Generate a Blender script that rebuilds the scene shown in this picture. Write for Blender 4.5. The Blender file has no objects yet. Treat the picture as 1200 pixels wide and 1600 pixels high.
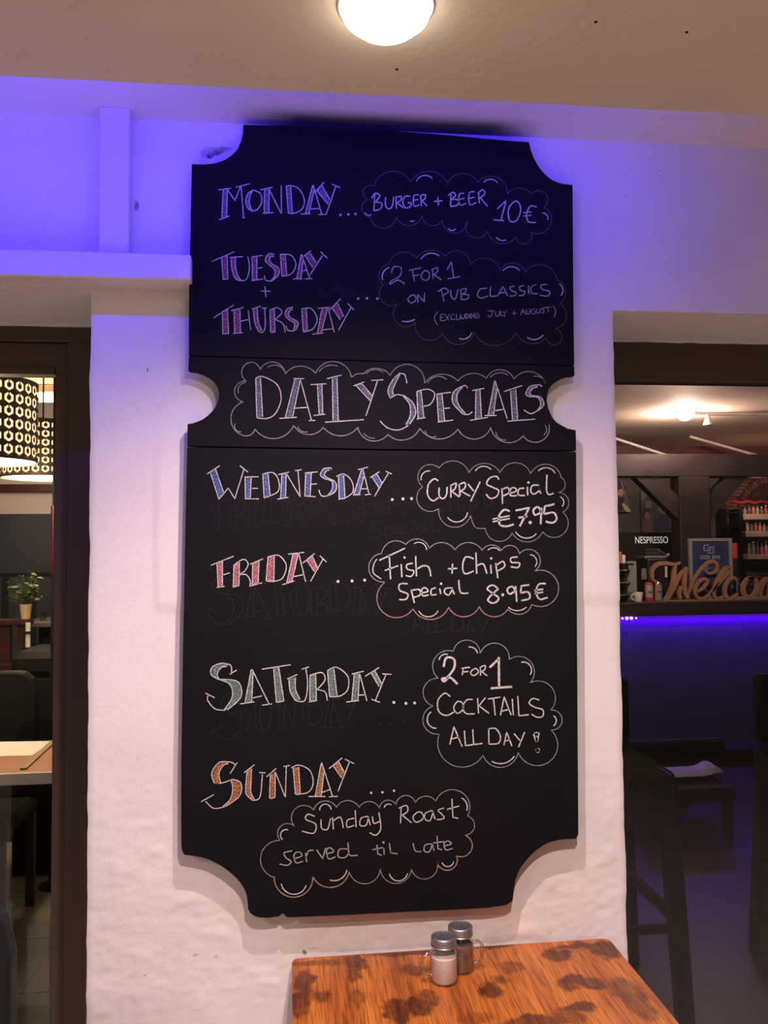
import bpy, math, random
from mathutils import Vector, Matrix, noise
sc = bpy.context.scene
COL = sc.collection
random.seed(7)
PI = math.pi
# ---------------------------------------------------------------- camera
CAM = Vector((0, -1.7, 1.5)); FPX = 1300.0
YAW, PITCH, ROLL = math.radians(6.447), math.radians(2.675), math.radians(-0.567)
_f = Vector((math.sin(YAW)*math.cos(PITCH), math.cos(YAW)*math.cos(PITCH), math.sin(PITCH)))
_r0 = Vector((math.cos(YAW), -math.sin(YAW), 0)); _u0 = _r0.cross(_f)
_r = _r0*math.cos(ROLL)+_u0*math.sin(ROLL); _u = -_r0*math.sin(ROLL)+_u0*math.cos(ROLL)
cd = bpy.data.cameras.new('camera'); cam = bpy.data.objects.new('camera', cd); COL.objects.link(cam)
cam.matrix_world = Matrix(((_r.x,_u.x,-_f.x,CAM.x),(_r.y,_u.y,-_f.y,CAM.y),(_r.z,_u.z,-_f.z,CAM.z),(0,0,0,1)))
cd.sensor_fit = 'VERTICAL'; cd.sensor_height = 36.0; cd.lens = FPX/1600*36.0
cd.clip_start = .02; cd.clip_end = 60
sc.camera = cam
def ray(px, py): return _f*FPX + _r*(px-600) - _u*(py-800)
def P(px, py, Y):                      # photograph position on the upright plane y = Y
    d = ray(px, py); return CAM + d*((Y-CAM.y)/d.y)
def PZ(px, py, z):                     # photograph position on the level plane at height z
    d = ray(px, py); return CAM + d*((z-CAM.z)/d.z)
# ---------------------------------------------------------------- world, exposure
w = bpy.data.worlds.new('world'); sc.world = w; w.use_nodes = True
w.node_tree.nodes['Background'].inputs[0].default_value = (1.0, .86, .78, 1)
w.node_tree.nodes['Background'].inputs[1].default_value = .07
sc.view_settings.view_transform = 'Standard'; sc.view_settings.look = 'None'
sc.view_settings.exposure = 0.0; sc.view_settings.gamma = 1.0; sc.view_settings.use_curve_mapping = False
# ---------------------------------------------------------------- heights shared by lights and room
ZS = 2.255; YS = -.36                  # lower ceiling: height, edge next to the wall
ZC = P(600, 204, 0).z                  # recess ceiling
ZI = 2.5                               # ceiling of the room behind the glass
ZBAR = P(1090, 940, 3.8).z
YL, YB = 4.05, 6.1                     # far walls of that room, left and behind the bar
def light(name, kind, loc, energy, color, size=.05, **k):
    d = bpy.data.lights.new(name, kind); d.energy = energy; d.color = color
    if kind == 'AREA':
        d.shape = 'RECTANGLE'; d.size = size; d.size_y = k.get('sy', .02)
    else: d.shadow_soft_size = size
    if kind == 'SPOT': d.spot_size = math.radians(k.get('cone', 120)); d.spot_blend = k.get('blend', 1)
    o = bpy.data.objects.new(name, d); COL.objects.link(o); o.location = loc
    if 'aim' in k: o.rotation_euler = (Vector(k['aim'])-Vector(loc)).to_track_quat('-Z', 'Y').to_euler()
    return o
LA = PZ(603, 8, ZS); LB = Vector((.24, -1.35, ZS))
light('spot_over_table', 'SPOT', (LA.x, LA.y, ZS-.048), 66, (1.0, .77, .74), .013, cone=138, aim=(LA.x, LA.y, 0))
light('spot_behind', 'SPOT', (LB.x, LB.y, ZS-.03), 108, (1.0, .77, .75), .016, cone=172, aim=(LB.x, LB.y, 0))
for i, (fx, fy, fe) in enumerate(((-1.3, -1.7, 95), (1.7, -1.8, 8), (-.2, -3.0, 72))):   # unseen fill spots added over the terrace for bounce light
    light('terrace_fill', 'SPOT', (fx, fy, ZS-.02), fe, (1.0, .79, .72), .04, cone=150, aim=(fx, fy, 0))
# violet strip hidden behind the edge of the lower ceiling, in two lengths
vx0, vx1 = P(-420, 200, 0).x, P(330, 200, 0).x
light('violet_strip', 'AREA', ((vx0+vx1)/2, YS+.022, ZS+.052), 3.9, (.035, .012, 1.0), vx1-vx0, sy=.015, aim=((vx0+vx1)/2, 0, 2.12))
vx2 = P(980, 200, 0).x
light('violet_strip_right', 'AREA', ((vx1+vx2)/2, YS+.022, ZS+.052), 2.8, (.05, .02, 1.0), vx2-vx1, sy=.015, aim=((vx1+vx2)/2, 0, 2.12))
# room behind the glass
light('bar_spot', 'POINT', P(1070, 652, 4.1), 350, (1.0, .68, .55), .04)
light('bar_front_spot', 'SPOT', (2.3, 2.6, ZI-.05), 95, (1.0, .62, .54), .05, cone=110, aim=(2.6, 5.2, 1.3))
light('bar_blue', 'AREA', (2.6, 3.845, ZBAR-.115), 26, (.12, .0, 1.0), 2.9, sy=.03, aim=(2.6, 3.88, ZBAR-.25))
light('bar_blue_floor', 'AREA', (2.6, 3.70, ZBAR-.13), 5, (.16, .02, 1.0), 2.9, sy=.03, aim=(2.6, 3.3, 0))
light('lamp_glow_near', 'POINT', P(-26, 735, 1.7), 34, (1.0, .72, .45), .05)
light('lamp_glow_far', 'POINT', P(67, 760, 2.7), 20, (1.0, .72, .45), .05)
light('ceiling_wash_left', 'POINT', P(60, 690, 3.3), 14, (1.0, .76, .50), .05)
light('floor_magenta', 'SPOT', (2.1, 1.6, 2.3), 3, (1.0, .10, .34), .1, cone=75, aim=(1.9, 1.9, 0))  # unseen magenta spot added to tint the floor
light('shelf_glow', 'POINT', P(1185, 775, 5.5), 2.4, (1.0, .45, .35), .03)
# ---------------------------------------------------------------- helpers
def tag(o, label=None, cat=None, group=None, kind=None):
    if label: o['label'] = label
    if cat: o['category'] = cat
    if group: o['group'] = group
    if kind: o['kind'] = kind
    return o
def empty(name, loc, label, cat, group=None, rz=0):
    o = bpy.data.objects.new(name, None); COL.objects.link(o); o.location = loc; o.rotation_euler = (0, 0, rz)
    return tag(o, label, cat, group)
MATS = {}
def mat(name, color, rough=.6, metal=0, bump=0, bscale=40, emit=None, es=0, var=0, vscale=6, spec=.5, alpha=1):
    if name in MATS: return MATS[name]
    m = bpy.data.materials.new(name); m.use_nodes = True; nt = m.node_tree; b = nt.nodes['Principled BSDF']
    b.inputs['Roughness'].default_value = rough; b.inputs['Metallic'].default_value = metal
    b.inputs['Specular IOR Level'].default_value = spec
    tc = nt.nodes.new('ShaderNodeTexCoord')
    n = nt.nodes.new('ShaderNodeTexNoise'); n.inputs['Scale'].default_value = vscale; n.inputs['Detail'].default_value = 5
    nt.links.new(tc.outputs['Object'], n.inputs['Vector'])
    r = nt.nodes.new('ShaderNodeMapRange'); r.inputs['From Min'].default_value = .3; r.inputs['From Max'].default_value = .7
    r.inputs['To Min'].default_value = 1-max(var, .04); r.inputs['To Max'].default_value = 1+max(var, .04)*.4
    nt.links.new(n.outputs['Fac'], r.inputs['Value'])
    mx = nt.nodes.new('ShaderNodeVectorMath'); mx.operation = 'SCALE'; mx.inputs[0].default_value = color[:3]
    nt.links.new(r.outputs['Result'], mx.inputs['Scale']); nt.links.new(mx.outputs[0], b.inputs['Base Color'])
    if bump:
        n2 = nt.nodes.new('ShaderNodeTexNoise'); n2.inputs['Scale'].default_value = bscale; n2.inputs['Detail'].default_value = 6
        nt.links.new(tc.outputs['Object'], n2.inputs['Vector'])
        bp = nt.nodes.new('ShaderNodeBump'); bp.inputs['Strength'].default_value = bump; bp.inputs['Distance'].default_value = .01
        nt.links.new(n2.outputs['Fac'], bp.inputs['Height']); nt.links.new(bp.outputs['Normal'], b.inputs['Normal'])
    if emit:
        b.inputs['Emission Color'].default_value = (*emit, 1); b.inputs['Emission Strength'].default_value = es
    MATS[name] = m; return m
class MB:
    def __init__(s): s.v = []; s.f = []; s.m = []
    def add(s, v, f, mi=0):
        k = len(s.v); s.v += [tuple(p) for p in v]; s.f += [tuple(i+k for i in q) for q in f]; s.m += [mi]*len(f); return s
    def box(s, x0, x1, y0, y1, z0, z1, mi=0, bev=0, M=None):
        if x0 > x1: x0, x1 = x1, x0
        if y0 > y1: y0, y1 = y1, y0
        if z0 > z1: z0, z1 = z1, z0
        b = min(bev, (x1-x0)*.45, (y1-y0)*.45, (z1-z0)*.45)
        if b <= 0:
            v = [(x, y, z) for x in (x0, x1) for y in (y0, y1) for z in (z0, z1)]
            f = [(0,1,3,2),(4,6,7,5),(0,4,5,1),(2,3,7,6),(0,2,6,4),(1,5,7,3)]
        else:
            v = []; 
            for x, sx in ((x0, 1), (x1, -1)):
                for y, sy in ((y0, 1), (y1, -1)):
                    for z, sz in ((z0, 1), (z1, -1)):
                        v += [(x, y+sy*b, z+sz*b), (x+sx*b, y, z+sz*b), (x+sx*b, y+sy*b, z)]
            def I(a, c, d, k): return (a*4+c*2+d)*3+k
            f = [(I(0,0,0,0),I(0,0,1,0),I(0,1,1,0),I(0,1,0,0)),(I(1,0,0,0),I(1,1,0,0),I(1,1,1,0),I(1,0,1,0)),
                 (I(0,0,0,1),I(1,0,0,1),I(1,0,1,1),I(0,0,1,1)),(I(0,1,0,1),I(0,1,1,1),I(1,1,1,1),I(1,1,0,1)),
                 (I(0,0,0,2),I(0,1,0,2),I(1,1,0,2),I(1,0,0,2)),(I(0,0,1,2),I(1,0,1,2),I(1,1,1,2),I(0,1,1,2))]
            for a in (0, 1):
                for c in (0, 1):
                    f.append((I(a,c,0,0),I(a,c,1,0),I(a,c,1,1),I(a,c,0,1)))
                    f.append((I(a,0,c,0),I(a,1,c,0),I(a,1,c,2),I(a,0,c,2)))
                    f.append((I(0,a,c,1),I(1,a,c,1),I(1,a,c,2),I(0,a,c,2)))
                    for d in (0, 1): f.append((I(a,c,d,0),I(a,c,d,1),I(a,c,d,2)))
        if M: v = [M @ Vector(p) for p in v]
        return s.add(v, f, mi)
    def lathe(s, prof, n=24, c=(0, 0, 0), mi=0, cap=True):
        v = []; f = []
        for r, z in prof:
            for k in range(n):
                a = 2*PI*k/n; v.append((c[0]+r*math.cos(a), c[1]+r*math.sin(a), c[2]+z))
        for i in range(len(prof)-1):
            for k in range(n):
                k2 = (k+1) % n; f.append((i*n+k, i*n+k2, (i+1)*n+k2, (i+1)*n+k))
        if cap: f.append(tuple(range(n))[::-1]); f.append(tuple((len(prof)-1)*n+k for k in range(n)))
        return s.add(v, f, mi)
    def tube(s, pts, r, n=8, mi=0, closed=False, flat=1):
        pts = [Vector(p) for p in pts]; v = []; f = []; N = len(pts); up = None
        for i, p in enumerate(pts):
            a = pts[(i-1) % N] if (closed or i) else p; b = pts[(i+1) % N] if (closed or i < N-1) else p
            t = (b-a).normalized()
            if up is None: up = Vector((0, 0, 1)) if abs(t.z) < .9 else Vector((0, 1, 0))
            x = t.cross(up).normalized(); y = x.cross(t); up = y
            rr = r[i] if isinstance(r, (list, tuple)) else r
            for k in range(n):
                q = 2*PI*k/n+PI/n; v.append(p+x*rr*math.cos(q)+y*rr*flat*math.sin(q))
        for i in range(N if closed else N-1):
            j = (i+1) % N
            for k in range(n):
                k2 = (k+1) % n; f.append((i*n+k, i*n+k2, j*n+k2, j*n+k))
        if not closed: f.append(tuple(range(n))[::-1]); f.append(tuple((N-1)*n+k for k in range(n)))
        return s.add(v, f, mi)
    def prism(s, pts, y0, y1, mi=0):       # outline of (x, z) points, thick along y
        n = len(pts); v = [(x, y0, z) for x, z in pts]+[(x, y1, z) for x, z in pts]
        return s.add(v, [tuple(range(n)), tuple(range(2*n-1, n-1, -1))]+[(i, i+n, (i+1) % n+n, (i+1) % n) for i in range(n)], mi)
    def ball(s, c, r, n=8, sq=1, mi=0):
        pr = [(r*math.sin(PI*k/n), -r*sq*math.cos(PI*k/n)) for k in range(1, n)]
        return s.lathe(pr, n+4, c, mi)
    def build(s, name, m, parent=None, smooth=False, loc=None):
        me = bpy.data.meshes.new(name); me.from_pydata(s.v, [], s.f); me.validate()
        for q in (m if isinstance(m, (list, tuple)) else [m]): me.materials.append(q)
        if len(me.polygons) == len(s.m):
            for p, i in zip(me.polygons, s.m): p.material_index = i
        if smooth:
            for p in me.polygons: p.use_smooth = True
            try: me.set_sharp_from_angle(angle=math.radians(40))
            except Exception: pass
        o = bpy.data.objects.new(name, me); COL.objects.link(o)
        if parent: o.parent = parent
        if loc: o.location = loc
        return o
def struct(o): o['kind'] = 'structure'; return o
def copy_tree(o, parent=None):
    c = o.copy(); COL.objects.link(c); c.parent = parent
    for ch in list(o.children): copy_tree(ch, c)
    return c
def fixnormals(o):
    import bmesh
    b = bmesh.new(); b.from_mesh(o.data); bmesh.ops.recalc_face_normals(b, faces=b.faces); b.to_mesh(o.data); b.free()
def lerp(a, b, t): return a+(b-a)*t
def cr(pts, sub=6, closed=False):      # Catmull-Rom through 2D points
    if len(pts) < 3 and not closed: return pts
    n = len(pts); out = []
    for i in range(n if closed else n-1):
        g = (lambda k: pts[k % n]) if closed else (lambda k: pts[max(0, min(n-1, k))])
        a, b, c, d = g(i-1), g(i), g(i+1), g(i+2)
        for j in range(sub):
            t = j/sub
            out.append(tuple(.5*((2*b[k])+(c[k]-a[k])*t+(2*a[k]-5*b[k]+4*c[k]-d[k])*t*t+(3*b[k]-a[k]-3*c[k]+d[k])*t**3) for k in (0, 1)))
    out.append(pts[0] if closed else pts[-1]); return out
def arc3(a, m, b, n=14):
    ax, ay = a; bx, by = m; cx, cy = b
    d = 2*(ax*(by-cy)+bx*(cy-ay)+cx*(ay-by))
    if abs(d) < 1e-3: return [a, m, b]
    ux = ((ax*ax+ay*ay)*(by-cy)+(bx*bx+by*by)*(cy-ay)+(cx*cx+cy*cy)*(ay-by))/d
    uy = ((ax*ax+ay*ay)*(cx-bx)+(bx*bx+by*by)*(ax-cx)+(cx*cx+cy*cy)*(bx-ax))/d
    r = math.hypot(ax-ux, ay-uy); t0 = math.atan2(ay-uy, ax-ux); t1 = math.atan2(by-uy, bx-ux); t2 = math.atan2(cy-uy, cx-ux)
    def nrm(x): return x % (2*PI)
    if nrm(t1-t0) < nrm(t2-t0): sw = nrm(t2-t0)
    else: sw = nrm(t2-t0)-2*PI
    return [(ux+r*math.cos(t0+sw*k/n), uy+r*math.sin(t0+sw*k/n)) for k in range(n+1)]
def px_box(mb, x0, y0, x1, y1, Y, th, **k):     # box whose front face covers a rectangle of the photograph at plane Y
    a = P(x0, y0, Y); b = P(x1, y1, Y); mb.box(a.x, b.x, Y, Y+th, b.z, a.z, **k); return mb
def text_mesh(name, s, size, m, loc, parent=None, extrude=.0005, align='LEFT', rz=0, bold=0, sx=1):
    cu = bpy.data.curves.new(name, 'FONT'); cu.body = s; cu.size = size; cu.extrude = extrude; cu.align_x = align; cu.offset = bold
    t = bpy.data.objects.new(name, cu); COL.objects.link(t); bpy.context.view_layer.update()
    me = bpy.data.meshes.new_from_object(t.evaluated_get(bpy.context.evaluated_depsgraph_get()))
    bpy.data.objects.remove(t); me.materials.clear(); me.materials.append(m)
    me.transform(Matrix.Rotation(PI/2, 4, 'X') @ Matrix.Diagonal((sx, 1, 1, 1)))
    o = bpy.data.objects.new(name, me); COL.objects.link(o); o.location = loc
    if parent: o.parent = parent; o.matrix_parent_inverse = parent.matrix_world.inverted()
    return o
# ---------------------------------------------------------------- materials of the setting
def plaster():
    m = bpy.data.materials.new('white_plaster'); m.use_nodes = True; nt = m.node_tree; L = nt.links; b = nt.nodes['Principled BSDF']
    b.inputs['Roughness'].default_value = .75; b.inputs['Specular IOR Level'].default_value = .3
    tc = nt.nodes.new('ShaderNodeTexCoord')
    def N(scale, det=6, rough=.55):
        n = nt.nodes.new('ShaderNodeTexNoise'); n.inputs['Scale'].default_value = scale; n.inputs['Detail'].default_value = det; n.inputs['Roughness'].default_value = rough
        L.new(tc.outputs['Object'], n.inputs['Vector']); return n
    n1 = N(3.5); r1 = nt.nodes.new('ShaderNodeValToRGB'); r1.color_ramp.elements[0].position = .3; r1.color_ramp.elements[1].position = .72
    r1.color_ramp.elements[0].color = (.73, .70, .67, 1); r1.color_ramp.elements[1].color = (.83, .80, .78, 1); L.new(n1.outputs['Fac'], r1.inputs[0])
    n2 = N(26, 4, .7); r2 = nt.nodes.new('ShaderNodeValToRGB'); r2.color_ramp.elements[0].position = .69; r2.color_ramp.elements[1].position = .76
    r2.color_ramp.elements[0].color = (0, 0, 0, 1); r2.color_ramp.elements[1].color = (1, 1, 1, 1); L.new(n2.outputs['Fac'], r2.inputs[0])
    sp = nt.nodes.new('ShaderNodeSeparateXYZ'); L.new(tc.outputs['Object'], sp.inputs[0])
    mr = nt.nodes.new('ShaderNodeMapRange'); mr.inputs['From Min'].default_value = 1.05; mr.inputs['From Max'].default_value = .8; L.new(sp.outputs['Z'], mr.inputs['Value'])
    mu = nt.nodes.new('ShaderNodeMath'); mu.operation = 'MULTIPLY'; L.new(r2.outputs[0], mu.inputs[0]); L.new(mr.outputs[0], mu.inputs[1])
    mx = nt.nodes.new('ShaderNodeMix'); mx.data_type = 'RGBA'; L.new(mu.outputs[0], mx.inputs[0]); L.new(r1.outputs[0], mx.inputs[6]); mx.inputs[7].default_value = (.30, .27, .25, 1)
    col = mx.outputs[2]
    nd = N(45, 4); sb = nt.nodes.new('ShaderNodeVectorMath'); sb.operation = 'SCALE'; sb.inputs['Scale'].default_value = .016; L.new(nd.outputs['Color'], sb.inputs[0])
    co = nt.nodes.new('ShaderNodeVectorMath'); co.operation = 'ADD'; L.new(tc.outputs['Object'], co.inputs[0]); L.new(sb.outputs[0], co.inputs[1])
    for px_, py_, rx_, rz_, dk_ in ((326, 242, .006, .008, .9), (340, 236, .020, .0045, .6), (352, 232, .016, .004, .5), (213, 321, .005, .010, .75), (231, 580, .002, .005, .7), (306, 1492, .006, .004, .4), (338, 1495, .005, .003, .3), (475, 1488, .004, .004, .8), (490, 1482, .012, .002, .3), (860, 1458, .005, .004, .2), (860, 264, .002, .002, .5), (1029, 265, .002, .002, .6), (979, 305, .003, .002, .4)):
        p_ = P(px_, py_, 0); v1 = nt.nodes.new('ShaderNodeVectorMath'); v1.operation = 'SUBTRACT'; v1.inputs[1].default_value = (p_.x+.008, .008, p_.z+.008); L.new(co.outputs[0], v1.inputs[0])
        v2 = nt.nodes.new('ShaderNodeVectorMath'); v2.operation = 'MULTIPLY'; v2.inputs[1].default_value = (1/rx_, 0, 1/rz_); L.new(v1.outputs[0], v2.inputs[0])
        v3 = nt.nodes.new('ShaderNodeVectorMath'); v3.operation = 'LENGTH'; L.new(v2.outputs[0], v3.inputs[0])
        v4 = nt.nodes.new('ShaderNodeMapRange'); v4.inputs['From Min'].default_value = 1.25; v4.inputs['From Max'].default_value = .6; v4.inputs['To Max'].default_value = dk_; L.new(v3.outputs['Value'], v4.inputs['Value'])
        v5 = nt.nodes.new('ShaderNodeMix'); v5.data_type = 'RGBA'; L.new(v4.outputs[0], v5.inputs[0]); L.new(col, v5.inputs[6]); v5.inputs[7].default_value = (.10, .09, .08, 1); col = v5.outputs[2]
    L.new(col, b.inputs['Base Color'])
    n3 = N(70, 6, .6); n4 = N(14, 4); ad = nt.nodes.new('ShaderNodeMath'); L.new(n3.outputs['Fac'], ad.inputs[0]); L.new(n4.outputs['Fac'], ad.inputs[1])
    bp = nt.nodes.new('ShaderNodeBump'); bp.inputs['Strength'].default_value = .23; bp.inputs['Distance'].default_value = .004
    L.new(ad.outputs[0], bp.inputs['Height']); L.new(bp.outputs[0], b.inputs['Normal'])
    return m
PLASTER = plaster()
def cove_mat():                         # painted recess ceiling that fades to black at the wall above the board
    m = bpy.data.materials.new('painted_recess'); m.use_nodes = True; nt = m.node_tree; L = nt.links; b = nt.nodes['Principled BSDF']; b.inputs['Roughness'].default_value = .7
    tc = nt.nodes.new('ShaderNodeTexCoord'); sp = nt.nodes.new('ShaderNodeSeparateXYZ'); L.new(tc.outputs['Object'], sp.inputs[0])
    def MR(src, a, c):
        r = nt.nodes.new('ShaderNodeMapRange'); r.interpolation_type = 'SMOOTHSTEP'; r.inputs['From Min'].default_value = a; r.inputs['From Max'].default_value = c; L.new(src, r.inputs['Value']); return r.outputs[0]
    def MU(a, c):
        k = nt.nodes.new('ShaderNodeMath'); k.operation = 'MULTIPLY'; L.new(a, k.inputs[0])
        if isinstance(c, float): k.inputs[1].default_value = c
        else: L.new(c, k.inputs[1])
        return k.outputs[0]
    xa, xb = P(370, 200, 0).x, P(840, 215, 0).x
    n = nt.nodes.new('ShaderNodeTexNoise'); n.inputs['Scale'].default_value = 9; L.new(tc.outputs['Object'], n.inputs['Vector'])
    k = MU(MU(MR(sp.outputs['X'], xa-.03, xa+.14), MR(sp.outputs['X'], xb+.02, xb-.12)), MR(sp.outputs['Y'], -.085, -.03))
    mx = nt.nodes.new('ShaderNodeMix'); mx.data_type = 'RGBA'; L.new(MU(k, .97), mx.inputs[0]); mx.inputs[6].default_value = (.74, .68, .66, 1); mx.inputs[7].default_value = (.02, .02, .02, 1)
    L.new(mx.outputs[2], b.inputs['Base Color'])
    n3 = nt.nodes.new('ShaderNodeTexNoise'); n3.inputs['Scale'].default_value = 60; n3.inputs['Detail'].default_value = 5; L.new(tc.outputs['Object'], n3.inputs['Vector'])
    bp = nt.nodes.new('ShaderNodeBump'); bp.inputs['Strength'].default_value = .2; bp.inputs['Distance'].default_value = .005; L.new(n3.outputs['Fac'], bp.inputs['Height']); L.new(bp.outputs[0], b.inputs['Normal'])
    return m
def glass_mat():
    m = bpy.data.materials.new('window_glass'); m.use_nodes = True; nt = m.node_tree; L = nt.links; nt.nodes.clear()
    o = nt.nodes.new('ShaderNodeOutputMaterial'); t = nt.nodes.new('ShaderNodeBsdfTransparent'); t.inputs[0].default_value = (.93, .94, .92, 1)
    g = nt.nodes.new('ShaderNodeBsdfGlossy'); g.inputs['Roughness'].default_value = .02; g.inputs[0].default_value = (.45, .45, .45, 1); fr = nt.nodes.new('ShaderNodeFresnel'); fr.inputs[0].default_value = 1.5
    mx = nt.nodes.new('ShaderNodeMixShader'); L.new(fr.outputs[0], mx.inputs[0]); L.new(t.outputs[0], mx.inputs[1]); L.new(g.outputs[0], mx.inputs[2]); L.new(mx.outputs[0], o.inputs[0])
    return m
GLASS = glass_mat()
M_frame = mat('dark_brown_frame', (.072, .044, .026), .55, bump=.05, bscale=30)
M_tan = mat('tan_ceiling_paint', (.76, .66, .50), .8, bump=.12, bscale=60, var=.08, vscale=2)
M_white = mat('white_gloss_paint', (.72, .68, .66), .5, bump=.06, bscale=25)
M_floor_out = mat('terrace_floor_tile', (.74, .67, .60), .5, bump=.1)
M_tile = mat('olive_floor_tile', (.20, .20, .15), .35, var=.15, vscale=3)
M_barfloor = mat('dark_glossy_floor', (.026, .009, .016), .38, var=.3, spec=.12, vscale=2)
M_wallin = mat('warm_interior_wall', (.42, .36, .37), .8)
M_walldark = mat('dark_grey_wall', (.085, .075, .075), .7, bump=.05)
M_ceilin = mat('interior_ceiling', (.72, .60, .50), .8)
M_darkwood = mat('dark_timber', (.020, .012, .013), .55, bump=.3, bscale=18, var=.3)
M_redwood = mat('red_brown_wood', (.05, .014, .011), .4, var=.3, vscale=8)
M_black = mat('black_upholstery', (.010, .010, .011), .6, bump=.1, bscale=60, spec=.15)
M_board = mat('blackboard_paint', (.0048, .0042, .0062), .7, bump=.03, bscale=160, var=.25, vscale=4, spec=.15)
M_metal = mat('brushed_metal', (.55, .54, .52), .3, 1)
M_chrome = mat('chrome', (.75, .75, .75), .12, 1)
M_paper = mat('white_paper', (.8, .8, .76), .6)
M_cream = mat('cream_ceramic', (.75, .58, .36), .4)
M_glow = mat('lit_warm_diffuser', (1, .9, .75), .5, emit=(1, .72, .42), es=5)
M_hot = mat('bulb_glow', (1, 1, 1), .5, emit=(1, .88, .74), es=9)
# ---------------------------------------------------------------- wall with two openings
xl, xr = P(138, 1000, 0).x, P(970, 1000, 0).x
zl, zr = P(70, 456, 0).z, P(1080, 488, 0).z
XA, XB = -3.2, 3.4; TH = .30
patch = (P(241, 900, 0).x, P(241, 946, 0).z, P(241, 835, 0).z)
hole = P(332, 238, 0)
def dimple(x, z):
    d = .0012*noise.noise(Vector((x*5, 0, z*5)))+.0004*noise.noise(Vector((x*17, 3, z*17)))
    k = max(0, min(1, (1.15-z)/.3)); t = noise.noise(Vector((x*22, 9, z*30)))
    d += k*(.0042*max(0, t-.22)-.003*max(0, -t-.25)+.0012*noise.noise(Vector((x*60, 5, z*75))))
    if x > patch[0] and z > patch[1] and z < patch[2]+.3: d += .0035*min(1, (x-patch[0])/.004)*max(0, min(1, (patch[2]+.3-z)/.3))
    q = ((x-hole.x)/.024)**2+((z-hole.z-.25*(x-hole.x))/.009)**2
    if q < 1: d -= .022*(1-q)
    elif q < 2.4: d += .003*(2.4-q)
    return -d
def sheet(mb, xs, zs):
    nx, nz = len(xs), len(zs)
    v = [(x, dimple(x, z), z) for z in zs for x in xs]
    mb.add(v, [(j*nx+i, j*nx+i+1, (j+1)*nx+i+1, (j+1)*nx+i) for j in range(nz-1) for i in range(nx-1)])
def lin(a, b, st): n = max(1, int(round((b-a)/st))); return [a+(b-a)*i/n for i in range(n+1)]
wl = MB()
def wob(z, s): return .0025*noise.noise(Vector((s, 1, z*9)))+.0012*noise.noise(Vector((s, 4, z*30)))
zs_all = sorted(set(lin(0, .6, .05)+lin(.6, 1.3, .006)+lin(1.3, 2.0, .012)+lin(2.0, ZC+.02, .006)))
xs_p = lin(xl, xr, .007)
nx = len(xs_p); v = []
for z in zs_all:
    a, b = (xl+wob(z, 2), xr+wob(z, 7)) if z < 2.0 else (xl, xr)
    for i, x in enumerate(xs_p):
        xx = a+(b-a)*i/(nx-1); v.append((xx, dimple(xx, z)+(.003 if (i == 0 and z < zl) or (i == nx-1 and z < zr) else 0), z))
wl.add(v, [(j*nx+i, j*nx+i+1, (j+1)*nx+i+1, (j+1)*nx+i) for j in range(len(zs_all)-1) for i in range(nx-1)])
for side, s in ((0, 2), (nx-1, 7)):     # pillar flanks
    n = len(zs_all); vv = [v[j*nx+side] for j in range(n)]+[(v[j*nx+side][0], TH, zs_all[j]) for j in range(n)]
    wl.add(vv, [(j, j+1, n+j+1, n+j) if side else (j, n+j, n+j+1, j+1) for j in range(n-1)])
sheet(wl, lin(XA, -1.0, .1)+lin(-1.0, xl, .012)[1:], [zl+(ZC+.02-zl)*i/36 for i in range(37)])
sheet(wl, lin(xr, 1.4, .012)+lin(1.4, XB, .1)[1:], [zr+(ZC+.02-zr)*i/44 for i in range(45)])
wl.add([(XA, 0, zl), (xl, 0, zl), (xl, TH, zl), (XA, TH, zl)], [(0, 3, 2, 1)])
wl.add([(xr, 0, zr), (XB, 0, zr), (XB, TH, zr), (xr, TH, zr)], [(0, 3, 2, 1)])
wl.add([(XA, TH, zl), (xl, TH, zl), (xl, TH, ZI), (XA, TH, ZI)], [(0, 1, 2, 3)]); wl.add([(xr, TH, zr), (XB, TH, zr), (XB, TH, ZI), (xr, TH, ZI)], [(0, 1, 2, 3)])
wl.add([(xl, TH, 0), (xr, TH, 0), (xr, TH, ZI), (xl, TH, ZI)], [(0, 1, 2, 3)])
wall = struct(wl.build('wall_front', PLASTER, smooth=True))
# ceilings, floors, far walls
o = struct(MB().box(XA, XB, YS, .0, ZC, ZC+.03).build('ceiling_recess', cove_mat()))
o = struct(MB().box(XA, XB, -4.2, YS, ZS, ZS+.12, bev=.002).build('ceiling', M_tan))
struct(MB().box(XA, XB, -4.2, TH, -.05, 0).build('floor', M_floor_out))
xm = .35
struct(MB().box(XA, xm, TH, YL+.1, -.05, 0).build('floor_2', M_tile))
struct(MB().box(xm, 5.2, TH, YB+.1, -.05, 0).build('floor_3', M_barfloor))
struct(MB().box(XA, 5.2, TH, YB+.1, ZI, ZI+.05).build('ceiling_2', M_ceilin))
# ledge and upright on the left of the wall
lz0 = P(150, 434, -.06).z; lz1 = P(150, 393, -.06).z; lx1 = P(298, 420, -.06).x
tag(struct(MB().box(XA, lx1, -.06, .004, lz0, lz1, bev=.0025).build('trim_1', M_white)), 'white painted ledge running across the wall left of the chalkboard')
u0, u1 = P(155, 300, -.042).x, P(201.5, 300, -.042).x
tag(struct(MB().box(u0, u1, -.042, .004, lz1, ZC, bev=.0015).build('trim_2', M_white)), 'short white upright between the ledge and the ceiling')
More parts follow.
